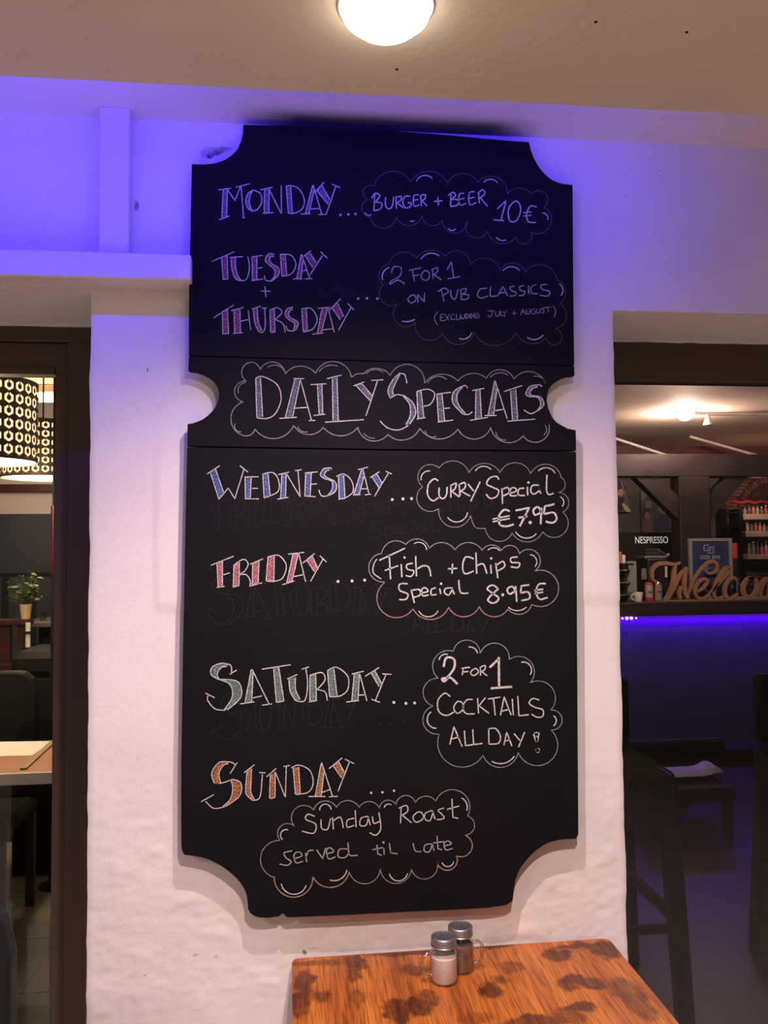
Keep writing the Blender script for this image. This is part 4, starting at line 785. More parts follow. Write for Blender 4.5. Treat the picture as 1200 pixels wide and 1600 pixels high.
# far bench, small table, chairs and set table
bn = empty('bench_seat', (P(66, 1030, 2.6).x, 2.6, 0), 'dark upholstered seat with grey rounded top beside the divider', 'seat')
zz = P(66, 1012, 2.6).z
MB().box(-.09, .14, -.2, .2, zz-.12, zz, bev=.03).build('cushion', M_black, bn, True); MB().box(-.08, .13, -.18, .18, 0, zz-.12, bev=.01).build('base', M_black, bn)
s_ = empty('side_table', (P(70, 975, 3.4).x, 3.4, 0), 'small dark side table with a grey top behind the divider', 'table')
zz = P(70, 968, 3.4).z
MB().box(-.08, .16, -.2, .2, zz-.03, zz, bev=.004).build('tabletop', mat('dull_grey_top', (.10, .08, .08), .4), s_); MB().box(-.02, .06, -.05, .05, 0, zz-.03).build('pedestal', M_black, s_); MB().box(-.1, .14, -.15, .15, 0, .03).build('foot', M_black, s_)
jar_ = P(67, 962, 3.35); tag(MB().lathe([(.018, 0), (.02, .03), (.017, .05), (.001, .05)], 12).build('tealight_glass', clear('smoky_glass', (.6, .6, .6)), loc=(jar_.x, 3.35, zz)), 'tiny clear glass on the small dark side table', 'glass')
e = P(50, 1047, 2.1)
chair(e.x-.20, 1.90, 0, 'black upholstered dining chair with a rounded back behind the set table', hb=e.z, w_=.46)
a = PZ(83, 1157, .75); f_ = PZ(83, 1206, .75)
t2 = empty('set_table', (a.x, a.y, 0), 'reddish wooden dining table with pale front edge behind the left glass', 'table')
MB().box(-1.0, .28, f_.y-a.y, -.0, .715, .75, bev=.003).build('tabletop', mat('reddish_tabletop', (.36, .13, .075), .4, var=.25, vscale=9), t2)
MB().box(-1.0, .28, f_.y-a.y-.012, f_.y-a.y-.0005, .712, .752, bev=.002).build('front_edge', M_paper, t2)
for x in (-.93, .2):
    for y in (f_.y-a.y+.05, -.05): MB().box(x-.025, x+.025, y-.025, y+.025, 0, .715).build('leg', M_darkwood, t2)
q = [PZ(-60, 1160, .7505), PZ(82, 1158, .7505), PZ(50, 1181, .7505), PZ(-120, 1184, .7505)]
tag(MB().add([(p.x, p.y, .7503) for p in q]+[(p.x, p.y, .7513) for p in q], [(0, 1, 2, 3), (7, 6, 5, 4), (0, 4, 5, 1), (1, 5, 6, 2), (2, 6, 7, 3), (3, 7, 4, 0)]).build('placemat', M_paper), 'white paper placemat on the reddish table behind the left glass', 'placemat')
a1, a2 = PZ(84, 1159, .75), PZ(36, 1203, .75)
d_ = (a2-a1).normalized(); n_ = Vector((-d_.y, d_.x, 0))*.011
o = MB().add([(p.x, p.y, z) for z in (.7505, .7565) for p in (a1-n_, a1+n_, a2+n_, a2-n_)], [(0, 1, 2, 3), (7, 6, 5, 4), (0, 4, 5, 1), (1, 5, 6, 2), (2, 6, 7, 3), (3, 7, 4, 0)]).build('wooden_strip', mat('pale_brown_strip', (.30, .19, .12), .5)); fixnormals(o)
tag(o, 'narrow pale brown strip lying across the reddish table', 'strip')
a = P(84, 790, 2.27); b2 = P(84, 896, 2.27); th_ = P(88, 790, 2.27).x-a.x
rp = empty('red_post', (a.x+.0, 2.27, 0), 'slim red-lit metal post beside the left door frame', 'post')
MB().tube([(0, 0, b2.z), (0, 0, a.z)], .012, 10).build('red_sleeve', mat('red_sleeve', (.045, .006, .012), .3), rp, True); MB().tube([(0, 0, 0), (0, 0, b2.z)], .009, 8).build('stem', M_black, rp); MB().tube([(0, 0, a.z), (0, 0, ZI)], .006, 8).build('rod', M_black, rp); MB().lathe([(.05, 0), (.05, .015)], 16).build('foot', M_black, rp)
# tile joints
for k in range(9):
    y = .5+k*.42; MB().box(XA, xm, y, y+.003, -.001, .0012).build('joint', mat('dark_joint', (.12, .12, .09), .7), bpy.data.objects['floor_2'])
for k in range(8):
    x = -2.6+k*.42; MB().box(x, x+.003, TH, YL, -.001, .0013).build('joint', MATS['dark_joint'], bpy.data.objects['floor_2'])
# ================================================================ bar side, right
W_ = bpy.data.objects.new('wall_bar', None); COL.objects.link(W_); W_['kind'] = 'structure'
MB().box(xm+.1, 5.2, YB, YB+.1, 0, ZI).build('upper_wall', M_walldark, W_)
MB().box(xm+.1, 5.2, YB-.03, YB-.0005, P(1100, 738, YB).z, ZI).build('frieze', mat('dark_red_frieze', (.16, .065, .06), .6), W_)
struct(MB().box(5.2, 5.3, TH, YB+.1, 0, ZI).build('wall_right', M_walldark))
M_bricks = [mat('red_brick_a', (.20, .085, .07), .8, bump=.4), mat('red_brick_b', (.15, .065, .055), .8, bump=.4), mat('red_brick_c', (.25, .12, .10), .8, bump=.4)]
x0 = P(1128, 800, YB).x; x1 = P(1222, 800, YB).x; z0 = P(1160, 915, YB).z; z1 = P(1160, 739, YB).z
MB().box(x0-.02, x1, YB-.012, YB-.001, z0-.02, P(1160, 739, YB).z).build('mortar', mat('dark_mortar', (.06, .03, .028), .9), W_)
bw, bh = .062, .034; row = 0; z = z0
protos = []
for i in range(3):
    protos.append(MB().box(0, bw-.006, -.014, 0, 0, bh-.006, bev=.002).build('brick', M_bricks[i], W_, loc=(x0, YB-.0125, z0)))
zc_arch = P(1205, 800, YB)
first = True; nb = 0
while z < z1-.02:
    x = x0-(bw/2 if row % 2 else 0)
    while x < x1-bw*.5:
        if x >= x0-.01 and nb < 290 and not ((x+bw/2-zc_arch.x)**2+(z-zc_arch.z)**2 < .36**2 and z > zc_arch.z):
            o = protos[0] if nb == 0 else protos[random.randrange(3)].copy()
            if nb: COL.objects.link(o)
            o.parent = W_; o.location = (x, YB-.0125+random.uniform(-.002, .002), z); nb += 1
        x += bw
    z += bh; row += 1
for k in range(14):                     # soldier arch
    a = PI*.5+k*.12-.05; R_ = .32
    if a > PI*1.0: break
    o = MB().box(-bw/2+.003, bw/2-.003, -.016, 0, -bh/2+.003, bh/2-.003, bev=.002).build('brick', M_bricks[k % 3], W_, loc=(zc_arch.x+math.cos(a)*R_, YB-.0125, zc_arch.z+math.sin(a)*R_)); o.rotation_euler = (0, -a, 0)
protos[1].location = (x0+bw*.0, YB-.012, z0-bh); protos[2].location = (x0+bw, YB-.012, z0-bh)
# slanted pale battens high on the wall
for i, (q0, q1) in enumerate((((955, 683), (1044, 712)), ((1078, 682), (1188, 713)))):
    a, b_ = P(*q0, 5.25), P(*q1, 5.25)
    tag(MB().tube([tuple(a), tuple(b_)], .012, 6).build('ceiling_batten', M_white), ('slanted white batten under the bar ceiling, left one', 'slanted white batten under the bar ceiling, right one')[i], 'batten')
# timber frame
YP = 4.45
tf = empty('timber_frame', (P(1080, 900, YP).x, YP, 0), 'dark timber post with beam and diagonal braces behind the bar counter', 'timber frame')
ox = tf.location.x; zb0, zb1 = P(1080, 746, YP).z, P(1080, 711, YP).z
MB().box(P(930, 720, YP).x-ox, P(1400, 720, YP).x-ox, -.07, .07, zb0, zb1, bev=.006).build('beam', M_darkwood, tf)
MB().box(P(1055, 800, YP).x-ox, P(1103, 800, YP).x-ox, -.08, .08, 0, zb0, bev=.008).build('post', M_darkwood, tf)
def brace(q):
    o = MB().prism([(P(x, y, YP).x-ox, P(x, y, YP).z) for x, y in q], -.05, .05).build('brace', M_darkwood, tf); fixnormals(o)
brace([(1130, 746), (1162, 746), (1103, 815), (1103, 775)]); brace([(988, 746), (1022, 746), (1055, 775), (1055, 812)])
# bar counter
ZB = P(1090, 940, 3.8).z
bc = empty('bar_counter', (P(1090, 940, 3.8).x, 3.8, 0), 'dark wooden bar counter with violet light under its top', 'bar counter')
ox = bc.location.x; zu = P(1090, 961, 3.8).z
MB().box(-.9-ox+.35+ox-0.0+0.0, 1.9, .0, .55, zu, ZB, bev=.006).build('countertop', M_darkwood, bc)
MB().box(-.85, 1.9, .08, .5, .0, zu-.0, bev=.004).build('front_panel', mat('black_bar_front', (.035, .035, .06), .5, var=.2), bc)
MB().box(-.85, 1.9, .045, .075, zu-.02, zu-.004).build('led_strip', mat('violet_led', (.3, .1, 1), .5, emit=(.12, .02, 1.0), es=.45), bc)
MB().box(-.85, 1.9, -.02, .08, .0, .12, bev=.006).build('plinth', M_black, bc)
for px, r in ((972.5, .008), (979.5, .012), (986.5, .012), (994, .007)):
    a = P(px, 965.5, 3.79); tag(MB().ball((0, 0, 0), r, 6).build('led_bead', mat('pink_bead', (1, .5, .8), .5, emit=(1, .45, .8), es=2.0), loc=(a.x, 3.79, zu-.012)), ('leftmost tiny pink-white lamp bead under the bar top', 'second tiny pink-white lamp bead from the left under the bar top', 'third tiny pink-white lamp bead from the left under the bar top', 'rightmost tiny pink-white lamp bead under the bar top')[int((px-970)//7)], 'lamp', 'tiny lamp beads under the bar top')
YI = 3.93
def onbar(px, Y=YI): return P(px, 938, Y).x
# stacked dark trays
def tray(k):
    a = P(967, 0, YI); t = empty('espresso_cup_tray', (onbar(968), YI, ZB+k*.085), ('glossy black bowl at the bottom of the stack at the left end of the bar', 'glossy black bowl in the middle of the stack at the left end of the bar', 'glossy black bowl at the top of the stack at the left end of the bar')[k], 'bowl', 'glossy black bowls stacked on the bar')
    MB().lathe([(.035, 0), (.05, .004), (.072, .035), (.078, .05), (.074, .05), (.066, .034), (.001, .012)], 24).build('bowl', mat('gloss_black', (.012, .012, .014), .12), t, True)
    MB().lathe([(.0785, .047), (.081, .05), (.0785, .053), (.0745, .05)], 24, cap=False).build('rim', M_chrome, t, True)
    MB().lathe([(.03, .0125), (.03, .085)], 12).build('stem', M_black, t)
for k in range(3): tray(k)
z3 = ZB+.255
def pbox(name, p0, p1, ztop_px, zbase, Y, m, label, cat, dep=.06):
    a = P(p0, 900, Y).x; b = P(p1, 900, Y).x; zt = P((p0+p1)/2, ztop_px, Y).z
    return tag(MB().box(0, b-a, 0, dep, 0, zt-zbase, bev=.003).build(name, m, loc=(a, Y, zbase)), label, cat)
tag(MB().box(-.09, .09, -.05, .06, 0, .012, bev=.003).build('shelf_board', M_black, loc=(onbar(968), YI+.0, z3)), 'small black board on top of the black bowls', 'board')
pbox('carton', 963, 972.5, 862, z3+.012, YI, mat('brown_carton', (.35, .20, .12), .7), 'small brown carton on top of the black bowls at the bar', 'box')
pbox('carton', 973, 978, 867, z3+.012, YI, M_paper, 'narrow white carton beside the brown one on the bar', 'box')
g = empty('napkin_tower', (onbar(985), YI+.05, ZB), 'tall grey-green box standing on the bar behind the white cup', 'box')
wz = P(1000, 877, YI+.05).z-ZB; wx = P(1000.5, 900, YI+.05).x-P(985, 900, YI+.05).x
MB().box(0, wx, 0, .08, .06, wz, bev=.004).build('box_body', mat('grey_green_box', (.24, .27, .24), .5), g); MB().box(0, wx, 0, .08, 0, .0595, bev=.003).build('box_base', mat('darker_green_box', (.12, .15, .13), .5), g)
c = empty('white_cup', (onbar(993.5), YI-.04, ZB), 'small white cup with a handle on the bar', 'cup')
MB().lathe([(.022, 0), (.026, .004), (.031, .05), (.0345, .066), (.031, .066), (.028, .05), (.02, .008), (.001, .007)], 20).build('cup_body', M_paper, c, True); MB().tube([(-.029, 0, .05), (-.045, 0, .052), (-.05, 0, .035), (-.04, 0, .015), (-.026, 0, .012)], .004, 6).build('handle', M_paper, c, True)
cf = P(1025, 855, 4.9)
# coffee advertising panel on the wall with lettering
YN = 5.2
a = P(957, 832, YN); b_ = P(1053, 915, YN)
ns = empty('coffee_sign', ((a.x+b_.x)/2, YN, b_.z), 'black panel behind the bar with white lettering of a coffee maker', 'panel')
MB().box(a.x-ns.location.x, b_.x-ns.location.x, 0, .12, P(1000, 990, YN).z-b_.z, a.z-b_.z, bev=.005).build('panel_body', mat('matt_black_panel', (.014, .014, .014), .6), ns)
la, lb = P(992, 849, YN-.003), P(1044, 849, YN-.003)
t_ = text_mesh('lettering', 'NESPRESSO', .075, mat('emissive_lettering', (.9, .9, .9), .5, emit=(1, .97, .93), es=.45), (0, 0, 0), bold=.0003); wid = max(v.co.x for v in t_.data.vertices); k = (lb.x-la.x)/wid; t_.scale = (k, 1, (P(1000, 838.5, YN).z-la.z)/max(v.co.z for v in t_.data.vertices)); t_.parent = ns; t_.location = (la.x-ns.location.x, -.002, la.z-b_.z)  # letters carry a weak white emission
t_['label'] = 'white lettering NESPRESSO'
MB().box(P(957, 900, YN).x-ns.location.x, P(1053, 900, YN).x-ns.location.x, .0, .1, -b_.z, P(1000, 990, YN).z-b_.z-.001).build('cabinet', M_black, ns)
cm = empty('coffee_machine', (onbar(1028, 4.15), 4.15, ZB), 'black coffee machine with a chrome cup rack on the bar', 'coffee machine')
kx = lambda p: P(p, 900, 4.15).x-cm.location.x; kz = lambda p: P(1028, p, 4.15).z-ZB
MB().box(kx(1013), kx(1046), 0, .2, 0, kz(873), bev=.01).build('body', mat('gloss_black2', (.015, .013, .013), .25), cm); MB().box(kx(1010), kx(1044), .01, .19, kz(872.8), kz(869), bev=.003).build('cup_tray', M_metal, cm)
rk = MB()
for i in range(9): x = lerp(kx(1012), kx(1034), i/8); rk.tube([(x, .02, kz(869)), (x, .02, kz(858))], .0022, 5)
for zq_ in (869, 863.5, 858): rk.tube([(kx(1012), .02, kz(zq_)), (kx(1034), .02, kz(zq_))], .0022, 5)
rk.build('cup_rack', M_chrome, cm); MB().tube([(kx(1030), .0, kz(859)), (kx(1040), -.0, kz(866))], .008, 6).build('lever', M_chrome, cm, True); MB().ball((kx(1045), -.0, kz(868)), .018, 8).build('knob', M_chrome, cm, True)
MB().tube([(kx(1040), -.01, kz(885)), (kx(1040), -.01, kz(902))], .009, 8).build('spout', M_cream, cm, True); MB().lathe([(.02, 0), (.022, .04), (.018, .08), (.001, .08)], 12, (kx(1008), .02, kz(905))).build('water_tank', mat('grey_tank', (.2, .2, .2), .3), cm, True)
def can(px, col, label):
    t = empty('drink_can', (onbar(px), YI-.03, ZB), label, 'can', 'drink cans on the bar'); r = .0275; h = .135
    MB().lathe([(r*.8, 0), (r, .006), (r, .03)], 20).build('can_base', mat('can_red' if col else 'can_grey', (.5, .03, .04) if col else (.25, .2, .2), .3), t, True)
    MB().lathe([(r, .0301), (r, h-.02)], 20, cap=False).build('can_label', mat('can_label_a', (.40, .30, .28), .4) if col else mat('can_label_b', (.24, .19, .18), .4), t, True)
    MB().lathe([(r, h-.0199), (r, h-.008), (r*.82, h), (r*.78, h-.003), (.001, h-.003)], 20).build('can_top', MATS['can_red'] if col else M_metal, t, True)
    MB().box(-.014, .012, -r-.001, -r*.9, h*.46, h*.53).build('can_print', mat('can_print', (.08, .03, .03), .5), t)
can(1011.5, 1, 'drink can with red top and base on the bar, the left of two'); can(1025.5, 0, 'plain grey-pink drink can on the bar, the right of two')
tag(MB().box(-.1, .1, -.01, .01, 0, .004).build('spoon_rest', M_chrome, loc=(onbar(1006), 3.82, ZB)), 'thin shiny metal strip along the bar edge in front of the cans', 'strip')
# framed poster
YG = 3.99
fr = empty('poster_frame', (onbar(1111, YG), YG, ZB), 'grey-framed blue poster reading GEEK BAR standing on the bar', 'framed poster')
gx = lambda p: P(p, 900, YG).x-fr.location.x; gz = lambda p: P(1111, p, YG).z-ZB
lx0, lx1, gz1 = gx(1077), gx(1144), gz(841)
m_ = mat('grey_poster_frame', (.24, .24, .27), .4)
bwf = gx(1080.5)-gx(1076)
MB().box(lx0, lx0+bwf, -.012, .012, 0, gz1).build('frame_side', m_, fr); MB().box(lx1-bwf, lx1, -.012, .012, 0, gz1).build('frame_side', m_, fr)
MB().box(lx0+bwf, lx1-bwf, -.012, .012, gz1-bwf, gz1).build('frame_rail', m_, fr); MB().box(lx0+bwf, lx1-bwf, -.012, .012, 0, bwf).build('frame_rail', m_, fr)
MB().box(lx0+bwf, lx1-bwf, -.002, .01, bwf, gz1-bwf).build('print', mat('blue_poster', (.035, .055, .14), .3, var=.6, vscale=5), fr)
lm = mat('pale_print', (.36, .36, .46), .5)
lg = MB()
def rib3(mb, pts, y, wd, X, Z):
    for (xa, ya), (xb, yb) in zip(pts, pts[1:]):
        a, b = Vector((X(xa), 0, Z(ya))), Vector((X(xb), 0, Z(yb))); d = (b-a).normalized(); n = Vector((-d.z, 0, d.x))*wd/2; a -= d*wd/2; b += d*wd/2
        mb.box(0, 0, 0, 0, 0, 0) if 0 else mb.add([(p.x, yy, p.z) for yy in (y, y-.001) for p in (a-n, b-n, b+n, a+n)], [(0, 1, 2, 3), (7, 6, 5, 4), (0, 4, 5, 1), (1, 5, 6, 2), (2, 6, 7, 3), (3, 7, 4, 0)])
rib3(lg, [(1108, 851.5), (1101, 852), (1101, 860.5), (1111, 860.5), (1111, 857.5), (1106, 857)], -.0025, .006, gx, gz)
rib3(lg, [(1109, 855), (1116, 854.5), (1116, 859), (1112, 859.5), (1116, 860), (1116, 864), (1107, 864)], -.0028, .006, gx, gz)
lg.build('emblem', lm, fr)
t_ = text_mesh('lettering', 'GEEK BAR', .05, lm, (0, 0, 0), extrude=.0004, bold=.0004); wid = max(v.co.x for v in t_.data.vertices); t_.parent = fr
t_.scale = ((gx(1126)-gx(1094))/wid, 1, (gz(867.5)-gz(873.5))/max(v.co.z for v in t_.data.vertices)); t_.location = (gx(1094), -.0035, gz(873.5)); t_['label'] = 'pale lettering GEEK BAR'
lg = MB(); rib3(lg, [(1097, 885), (1106, 885)], -.0026, .004, gx, gz); rib3(lg, [(1099, 898), (1099, 905)], -.0026, .003, gx, gz); rib3(lg, [(1103, 898), (1103, 905)], -.0026, .003, gx, gz); rib3(lg, [(1108, 896), (1108, 907)], -.0026, .003, gx, gz); rib3(lg, [(1093, 890), (1112, 887)], -.0026, .003, gx, gz)
lg.build('print_detail', lm, fr)
MB().box(gx(1105), gx(1112), .0125, .10, 0, .012).build('stand', m_, fr)
# Welcome word cut from wood
YW = 3.87
ww = empty('welcome_sign', (onbar(1110, YW), YW, ZB), 'word Welcome cut out of brown wood in script letters, standing on the bar', 'wooden word')
wx_ = lambda p: P(p, 900, YW).x-ww.location.x; wz_ = lambda p: P(1110, p, YW).z-ZB
M_wel = mat('routed_wood', (.30, .17, .085), .6, bump=.2, var=.25, vscale=14)
def script(strokes):
    mb = MB()
    for si, (wl_, pts) in enumerate(strokes):
        pts = cr(pts, 7); n = len(pts); y0 = -.012+.0007*si; v = []
        for i, p in enumerate(pts):
            a = pts[max(0, i-1)]; b = pts[min(n-1, i+1)]; dx, dy = b[0]-a[0], b[1]-a[1]; L_ = math.hypot(dx, dy) or 1; t = i/(n-1)
            h = (wl_[0]+(wl_[1]-wl_[0])*math.sin(PI*t))/2; X, Y_ = p
            for s in (-1, 1):
                qx, qy = X-dy/L_*h*s, Y_+dx/L_*h*s; qy = min(qy, 938)
                v += [(wx_(qx), y0, wz_(qy)), (wx_(qx), .012, wz_(qy))]
        f = []
        for i in range(n-1):
            a = 4*i; f += [(a, a+4, a+6, a+2), (a+1, a+3, a+7, a+5), (a, a+1, a+5, a+4), (a+2, a+6, a+7, a+3)]
        f += [(0, 2, 3, 1), (4*n-4, 4*n-3, 4*n-1, 4*n-2)]; mb.add(v, f)
    o = mb.build('letter', M_wel, ww); fixnormals(o)
script([((3, 6), [(1026, 908), (1019, 903), (1019, 890), (1027, 881), (1040, 879), (1055, 881), (1063, 878)]), ((4, 7.5), [(1055, 881), (1053, 895), (1051, 912), (1043, 930), (1037, 936)]),
        ((2, 6), [(1044, 934), (1052, 918), (1062, 898), (1074, 886)]), ((5, 7), [(1072, 886), (1069, 905), (1069, 922), (1074, 934)]), ((4, 6), [(1064, 915), (1060, 926), (1062, 935)]),
        ((3, 5), [(1072, 932), (1084, 905), (1098, 886), (1112, 877), (1120, 882), (1119, 892), (1108, 896), (1102, 891)])])
script([((3, 5), [(1086, 926), (1098, 918), (1104, 909), (1100, 904), (1090, 910), (1085, 922), (1088, 933), (1100, 934), (1110, 926)])])
script([((3, 6), [(1108, 928), (1122, 912), (1138, 893), (1140, 888), (1132, 890), (1120, 908), (1114, 926), (1118, 935), (1130, 932)])])
script([((3, 6), [(1150, 908), (1146, 903), (1138, 906), (1132, 918), (1132, 930), (1140, 936), (1152, 928)])])
script([((4, 6.5), [(1178, 904), (1168, 905), (1161, 916), (1161, 928), (1170, 935), (1180, 926), (1182, 912), (1176, 904), (1168, 905)])])
script([((4, 6.5), [(1186, 934), (1190, 915), (1197, 906), (1202, 912), (1200, 934)]), ((4, 6.5), [(1202, 918), (1209, 906), (1215, 911), (1214, 934)]), ((4, 6.5), [(1215, 918), (1222, 906), (1229, 912), (1228, 926), (1234, 934)])])
script([((3, 5), [(1240, 924), (1250, 914), (1253, 906), (1246, 905), (1240, 916), (1243, 932), (1256, 930)])])
MB().box(wx_(1148), wx_(1262), -.011, .011, 0, wz_(933), bev=.002).build('base_bar', M_wel, ww); MB().box(wx_(1034), wx_(1149), -.009, .009, 0, wz_(936.2)).build('base_bar', M_wel, ww)
# bottles and glasses on the bar, shelves behind
def bottle(x, y, z, r, h, m, label, neck=.35, cap=None, group='bottles on the shelves behind the bar', cat='bottle'):
    t = empty('bottle', (x, y, z), label, cat, group)
    MB().lathe([(r*.9, 0), (r, .004), (r, h*.55), (r*.8, h*.64), (r*neck, h*.74), (r*neck, h*.93), (r*neck, h*.93)], 14).build('bottle_body', m, t, True)
    MB().lathe([(r*neck*1.15, h*.93), (r*neck*1.15, h)], 10).build('cap', cap or M_metal, t)
    return t
rb = onbar(1149)
t = bottle(P(1149, 900, 4.2).x, 4.2, ZB, .03, P(1149, 848, 4.2).z-ZB, mat('dark_bottle', (.03, .01, .01), .2), 'tall dark bottle with a red top right of the framed poster', .7, mat('red_cap', (.42, .05, .04), .3), 'bottles standing on the bar')
MB().lathe([(.0235, P(1149, 872, 4.2).z-ZB), (.0235, P(1149, 850, 4.2).z-ZB)], 14).build('label_band', MATS['red_cap'], t, True)
t = empty('silver_tap', (onbar(1152, 4.0), 4.0, ZB), 'small silver tap on the bar right of the framed poster', 'tap')
MB().tube([(0, 0, 0), (0, 0, .13)], .012, 10).build('column', M_chrome, t, True); MB().tube([(-.02, 0, .135), (.02, 0, .14)], .012, 8).build('head', M_chrome, t, True); MB().tube([(.01, 0, .13), (.03, -.01, .08)], .006, 6).build('spout', M_chrome, t, True)
YSH = 5.7
su = empty('bottle_shelves', (P(1200, 840, YSH).x, YSH, 0), 'three pale shelves crowded with bottles on the brick wall behind the bar', 'shelf')
ox = su.location.x; cols = [(.30, .30, .34), (.5, .12, .07), (.45, .40, .36), (.12, .14, .12), (.35, .30, .12), (.16, .16, .2), (.55, .2, .1)]
bm_ = [mat('bottle_%s' % n, c_, .15) for n, c_ in zip('abcdefg', cols)]
words = {0: 'top', 1: 'middle', 2: 'bottom'}
for si, (y0, y1, xs0) in enumerate(((803, 812, 1161), (830, 839, 1165), (866, 874, 1168))):
    zt = P(1180, y0, YSH).z; zb_ = P(1180, y1, YSH).z
    MB().box(P(xs0, y0, YSH).x-ox, P(1320, y0, YSH).x-ox, 0, .22, zb_, zt, bev=.004).build('shelf_board', mat('pale_shelf', (.50, .42, .36), .5), su)
    hmax = zt and (P(1180, (788, 815, 843)[si], YSH).z-zt)
    for k in range(7):
        px = xs0+3+k*6.6; r = .016
        bottle(P(px, y0, YSH+.06).x, YSH+.06, zt+.001, r, hmax*random.uniform(.72, .98), bm_[(k*3+si*2) % 7], 'small %s bottle, %s from the left on the %s shelf behind the bar' % (('grey', 'orange-red', 'pale', 'dark green', 'yellow-brown', 'slate', 'orange')[(k*3+si*2) % 7], ('first', 'second', 'third', 'fourth', 'fifth', 'sixth', 'seventh')[k], words[si]), random.choice((.35, .5, .9)))
MB().box(.3, .34, .0, .22, 0, P(1180, 803, YSH).z).build('upright', M_darkwood, su); MB().box(P(1175, 900, YSH).x-ox+.0, P(1178, 900, YSH).x-ox, .15, .22, 0, P(1180, 875, YSH).z).build('upright', M_darkwood, su)
gl = MB(); pts = []
for k in range(60): px = 1128+k*1.8; p = P(px, 784.5+1.2*math.sin(k*.5), YSH-.02); pts.append(tuple(p))
gd = MB().tube(pts, .014, 5).build('tinsel_garland', mat('red_tinsel', (.28, .02, .02), .3, bump=1, bscale=200)); tag(gd, 'red tinsel garland strung above the bottle shelves', 'garland')
# dark back rack between post and shelves
br = empty('bottle_rack', (P(1146, 850, 5.6).x, 5.6, 0), 'dark narrow rack of bottles left of the pale shelves', 'rack')
ox = br.location.x
for px in (1136, 1158): MB().box(P(px, 850, 5.6).x-ox-.01, P(px, 850, 5.6).x-ox+.01, 0, .18, 0, P(1146, 795, 5.6).z).build('upright', M_black, br)
for yy in (800, 822, 848, 880): z = P(1146, yy, 5.6).z; MB().box(P(1136, 850, 5.6).x-ox+.011, P(1158, 850, 5.6).x-ox-.011, 0, .18, z-.012, z).build('rack_shelf', M_black, br)
# posters with people on the dark wall
def poster(px0, py0, px1, py1, Y, label, bg, parts):
    a, b = P(px0, py0, Y), P(px1, py1, Y); t = empty('wall_poster', ((a.x+b.x)/2, Y, b.z), label, 'poster')
    if bg: MB().box(a.x-t.location.x, b.x-t.location.x, 0, .01, 0, a.z-b.z).build('sheet', bg, t)
    by = {}
    for i, (m, pts) in enumerate(parts):
        q = [(P(x, y, Y).x-t.location.x, P(x, y, Y).z-b.z) for x, y in pts]
        o = MB().prism(q, -.0008*(i+1)-.001, .0).build('printed_shape', m, t); fixnormals(o)
    return t
M_skin = mat('printed_skin', (.50, .30, .22), .6); M_hair = mat('printed_hair', (.04, .02, .02), .6); M_teal = mat('printed_teal', (.05, .16, .20), .6); M_navy = mat('printed_navy', (.03, .04, .09), .6)
M_gy = mat('printed_grey', (.16, .15, .17), .6); M_sand = mat('printed_sand', (.60, .46, .30), .6); M_dimskin = mat('printed_dim_skin', (.19, .125, .12), .6)
def oval(cx, cy, rx, ry, n=12): return [(cx+rx*math.cos(2*PI*k/n), cy+ry*math.sin(2*PI*k/n)) for k in range(n)]
YQ = YB-.05
poster(958, 750, 987, 802, YQ, 'cut-out picture of a person in teal and black clothes on the dark wall', None,
       [(M_teal, [(960, 781), (972, 775), (980, 778), (984, 790), (978, 799), (962, 801), (958, 790)]), (M_hair, [(958, 790), (964, 776), (975, 778), (976, 790), (970, 800), (964, 802)]), (M_hair, oval(969, 763, 8, 7)), (M_skin, oval(970, 770, 4.6, 6.4)), (M_sand, [(971, 787), (975, 786), (984, 796), (985, 800), (978, 800)]), (M_gy, [(968, 751), (971, 751), (982, 785), (979, 787)])])
poster(1001, 767, 1048, 833, YQ, 'large dim poster with two people, one in navy, beside the timber post', mat('poster_dark', (.075, .065, .075), .6, var=.4, vscale=12),
       [(M_gy, [(1001, 768), (1018, 768), (1006, 781), (1001, 781)]), (M_navy, [(1022, 812), (1034, 802), (1046, 806), (1047, 830), (1022, 830)]), (M_dimskin, oval(1036, 792, 8, 12)), (M_hair, [(1028, 786), (1032, 780), (1041, 780), (1045, 786), (1040, 783), (1032, 784)]), (M_hair, oval(1009, 803, 7, 9)), (M_dimskin, oval(1011, 806, 4.5, 6.5)), (mat('printed_rust', (.14, .06, .045), .6), [(1004, 816), (1012, 812), (1020, 818), (1020, 832), (1006, 832)]), (M_gy, [(1008, 783), (1018, 783), (1017, 794), (1009, 794)]), (mat('poster_tab', (.28, .25, .24), .6), [(1036, 831), (1049, 831), (1049, 843), (1036, 843)])])
# track light
YT = 4.1
p = P(1070, 645, YT); tr = empty('track_spotlight', (p.x, YT, ZI), 'white track spotlight glaring under the bar ceiling', 'ceiling light')
MB().tube([(0, 0, -.001), (0, 0, p.z-ZI+.05)], .008, 8).build('stem', M_white, tr); MB().lathe([(.03, p.z-ZI+.05), (.055, p.z-ZI-.0)], 20).build('head', M_white, tr, True); MB().ball((0, 0, p.z-ZI), .06, 10).build('bulb', M_hot, tr, True)
tag(MB().box(.07, 1.0, -.015, .015, -.022, -.001).build('lighting_track', M_white, loc=(p.x, YT, ZI)), 'slim white lighting track on the bar ceiling right of the glaring spotlight', 'lighting track')
p2 = P(1106, 664, YT); s3 = empty('track_spotlight', (p2.x, YT, ZI), 'small white bell-shaped track spotlight, unlit, right of the glaring one', 'ceiling light')
zt = P(1106, 648, YT).z-ZI; zq2 = p2.z-ZI
MB().tube([(0, 0, -.023), (0, 0, zt)], .006, 8).build('stem', M_white, s3); MB().lathe([(.010, zt), (.016, zt-.02), (.034, zq2), (.028, zq2), (.012, zt-.02)], 20).build('bell', M_cream, s3, True)
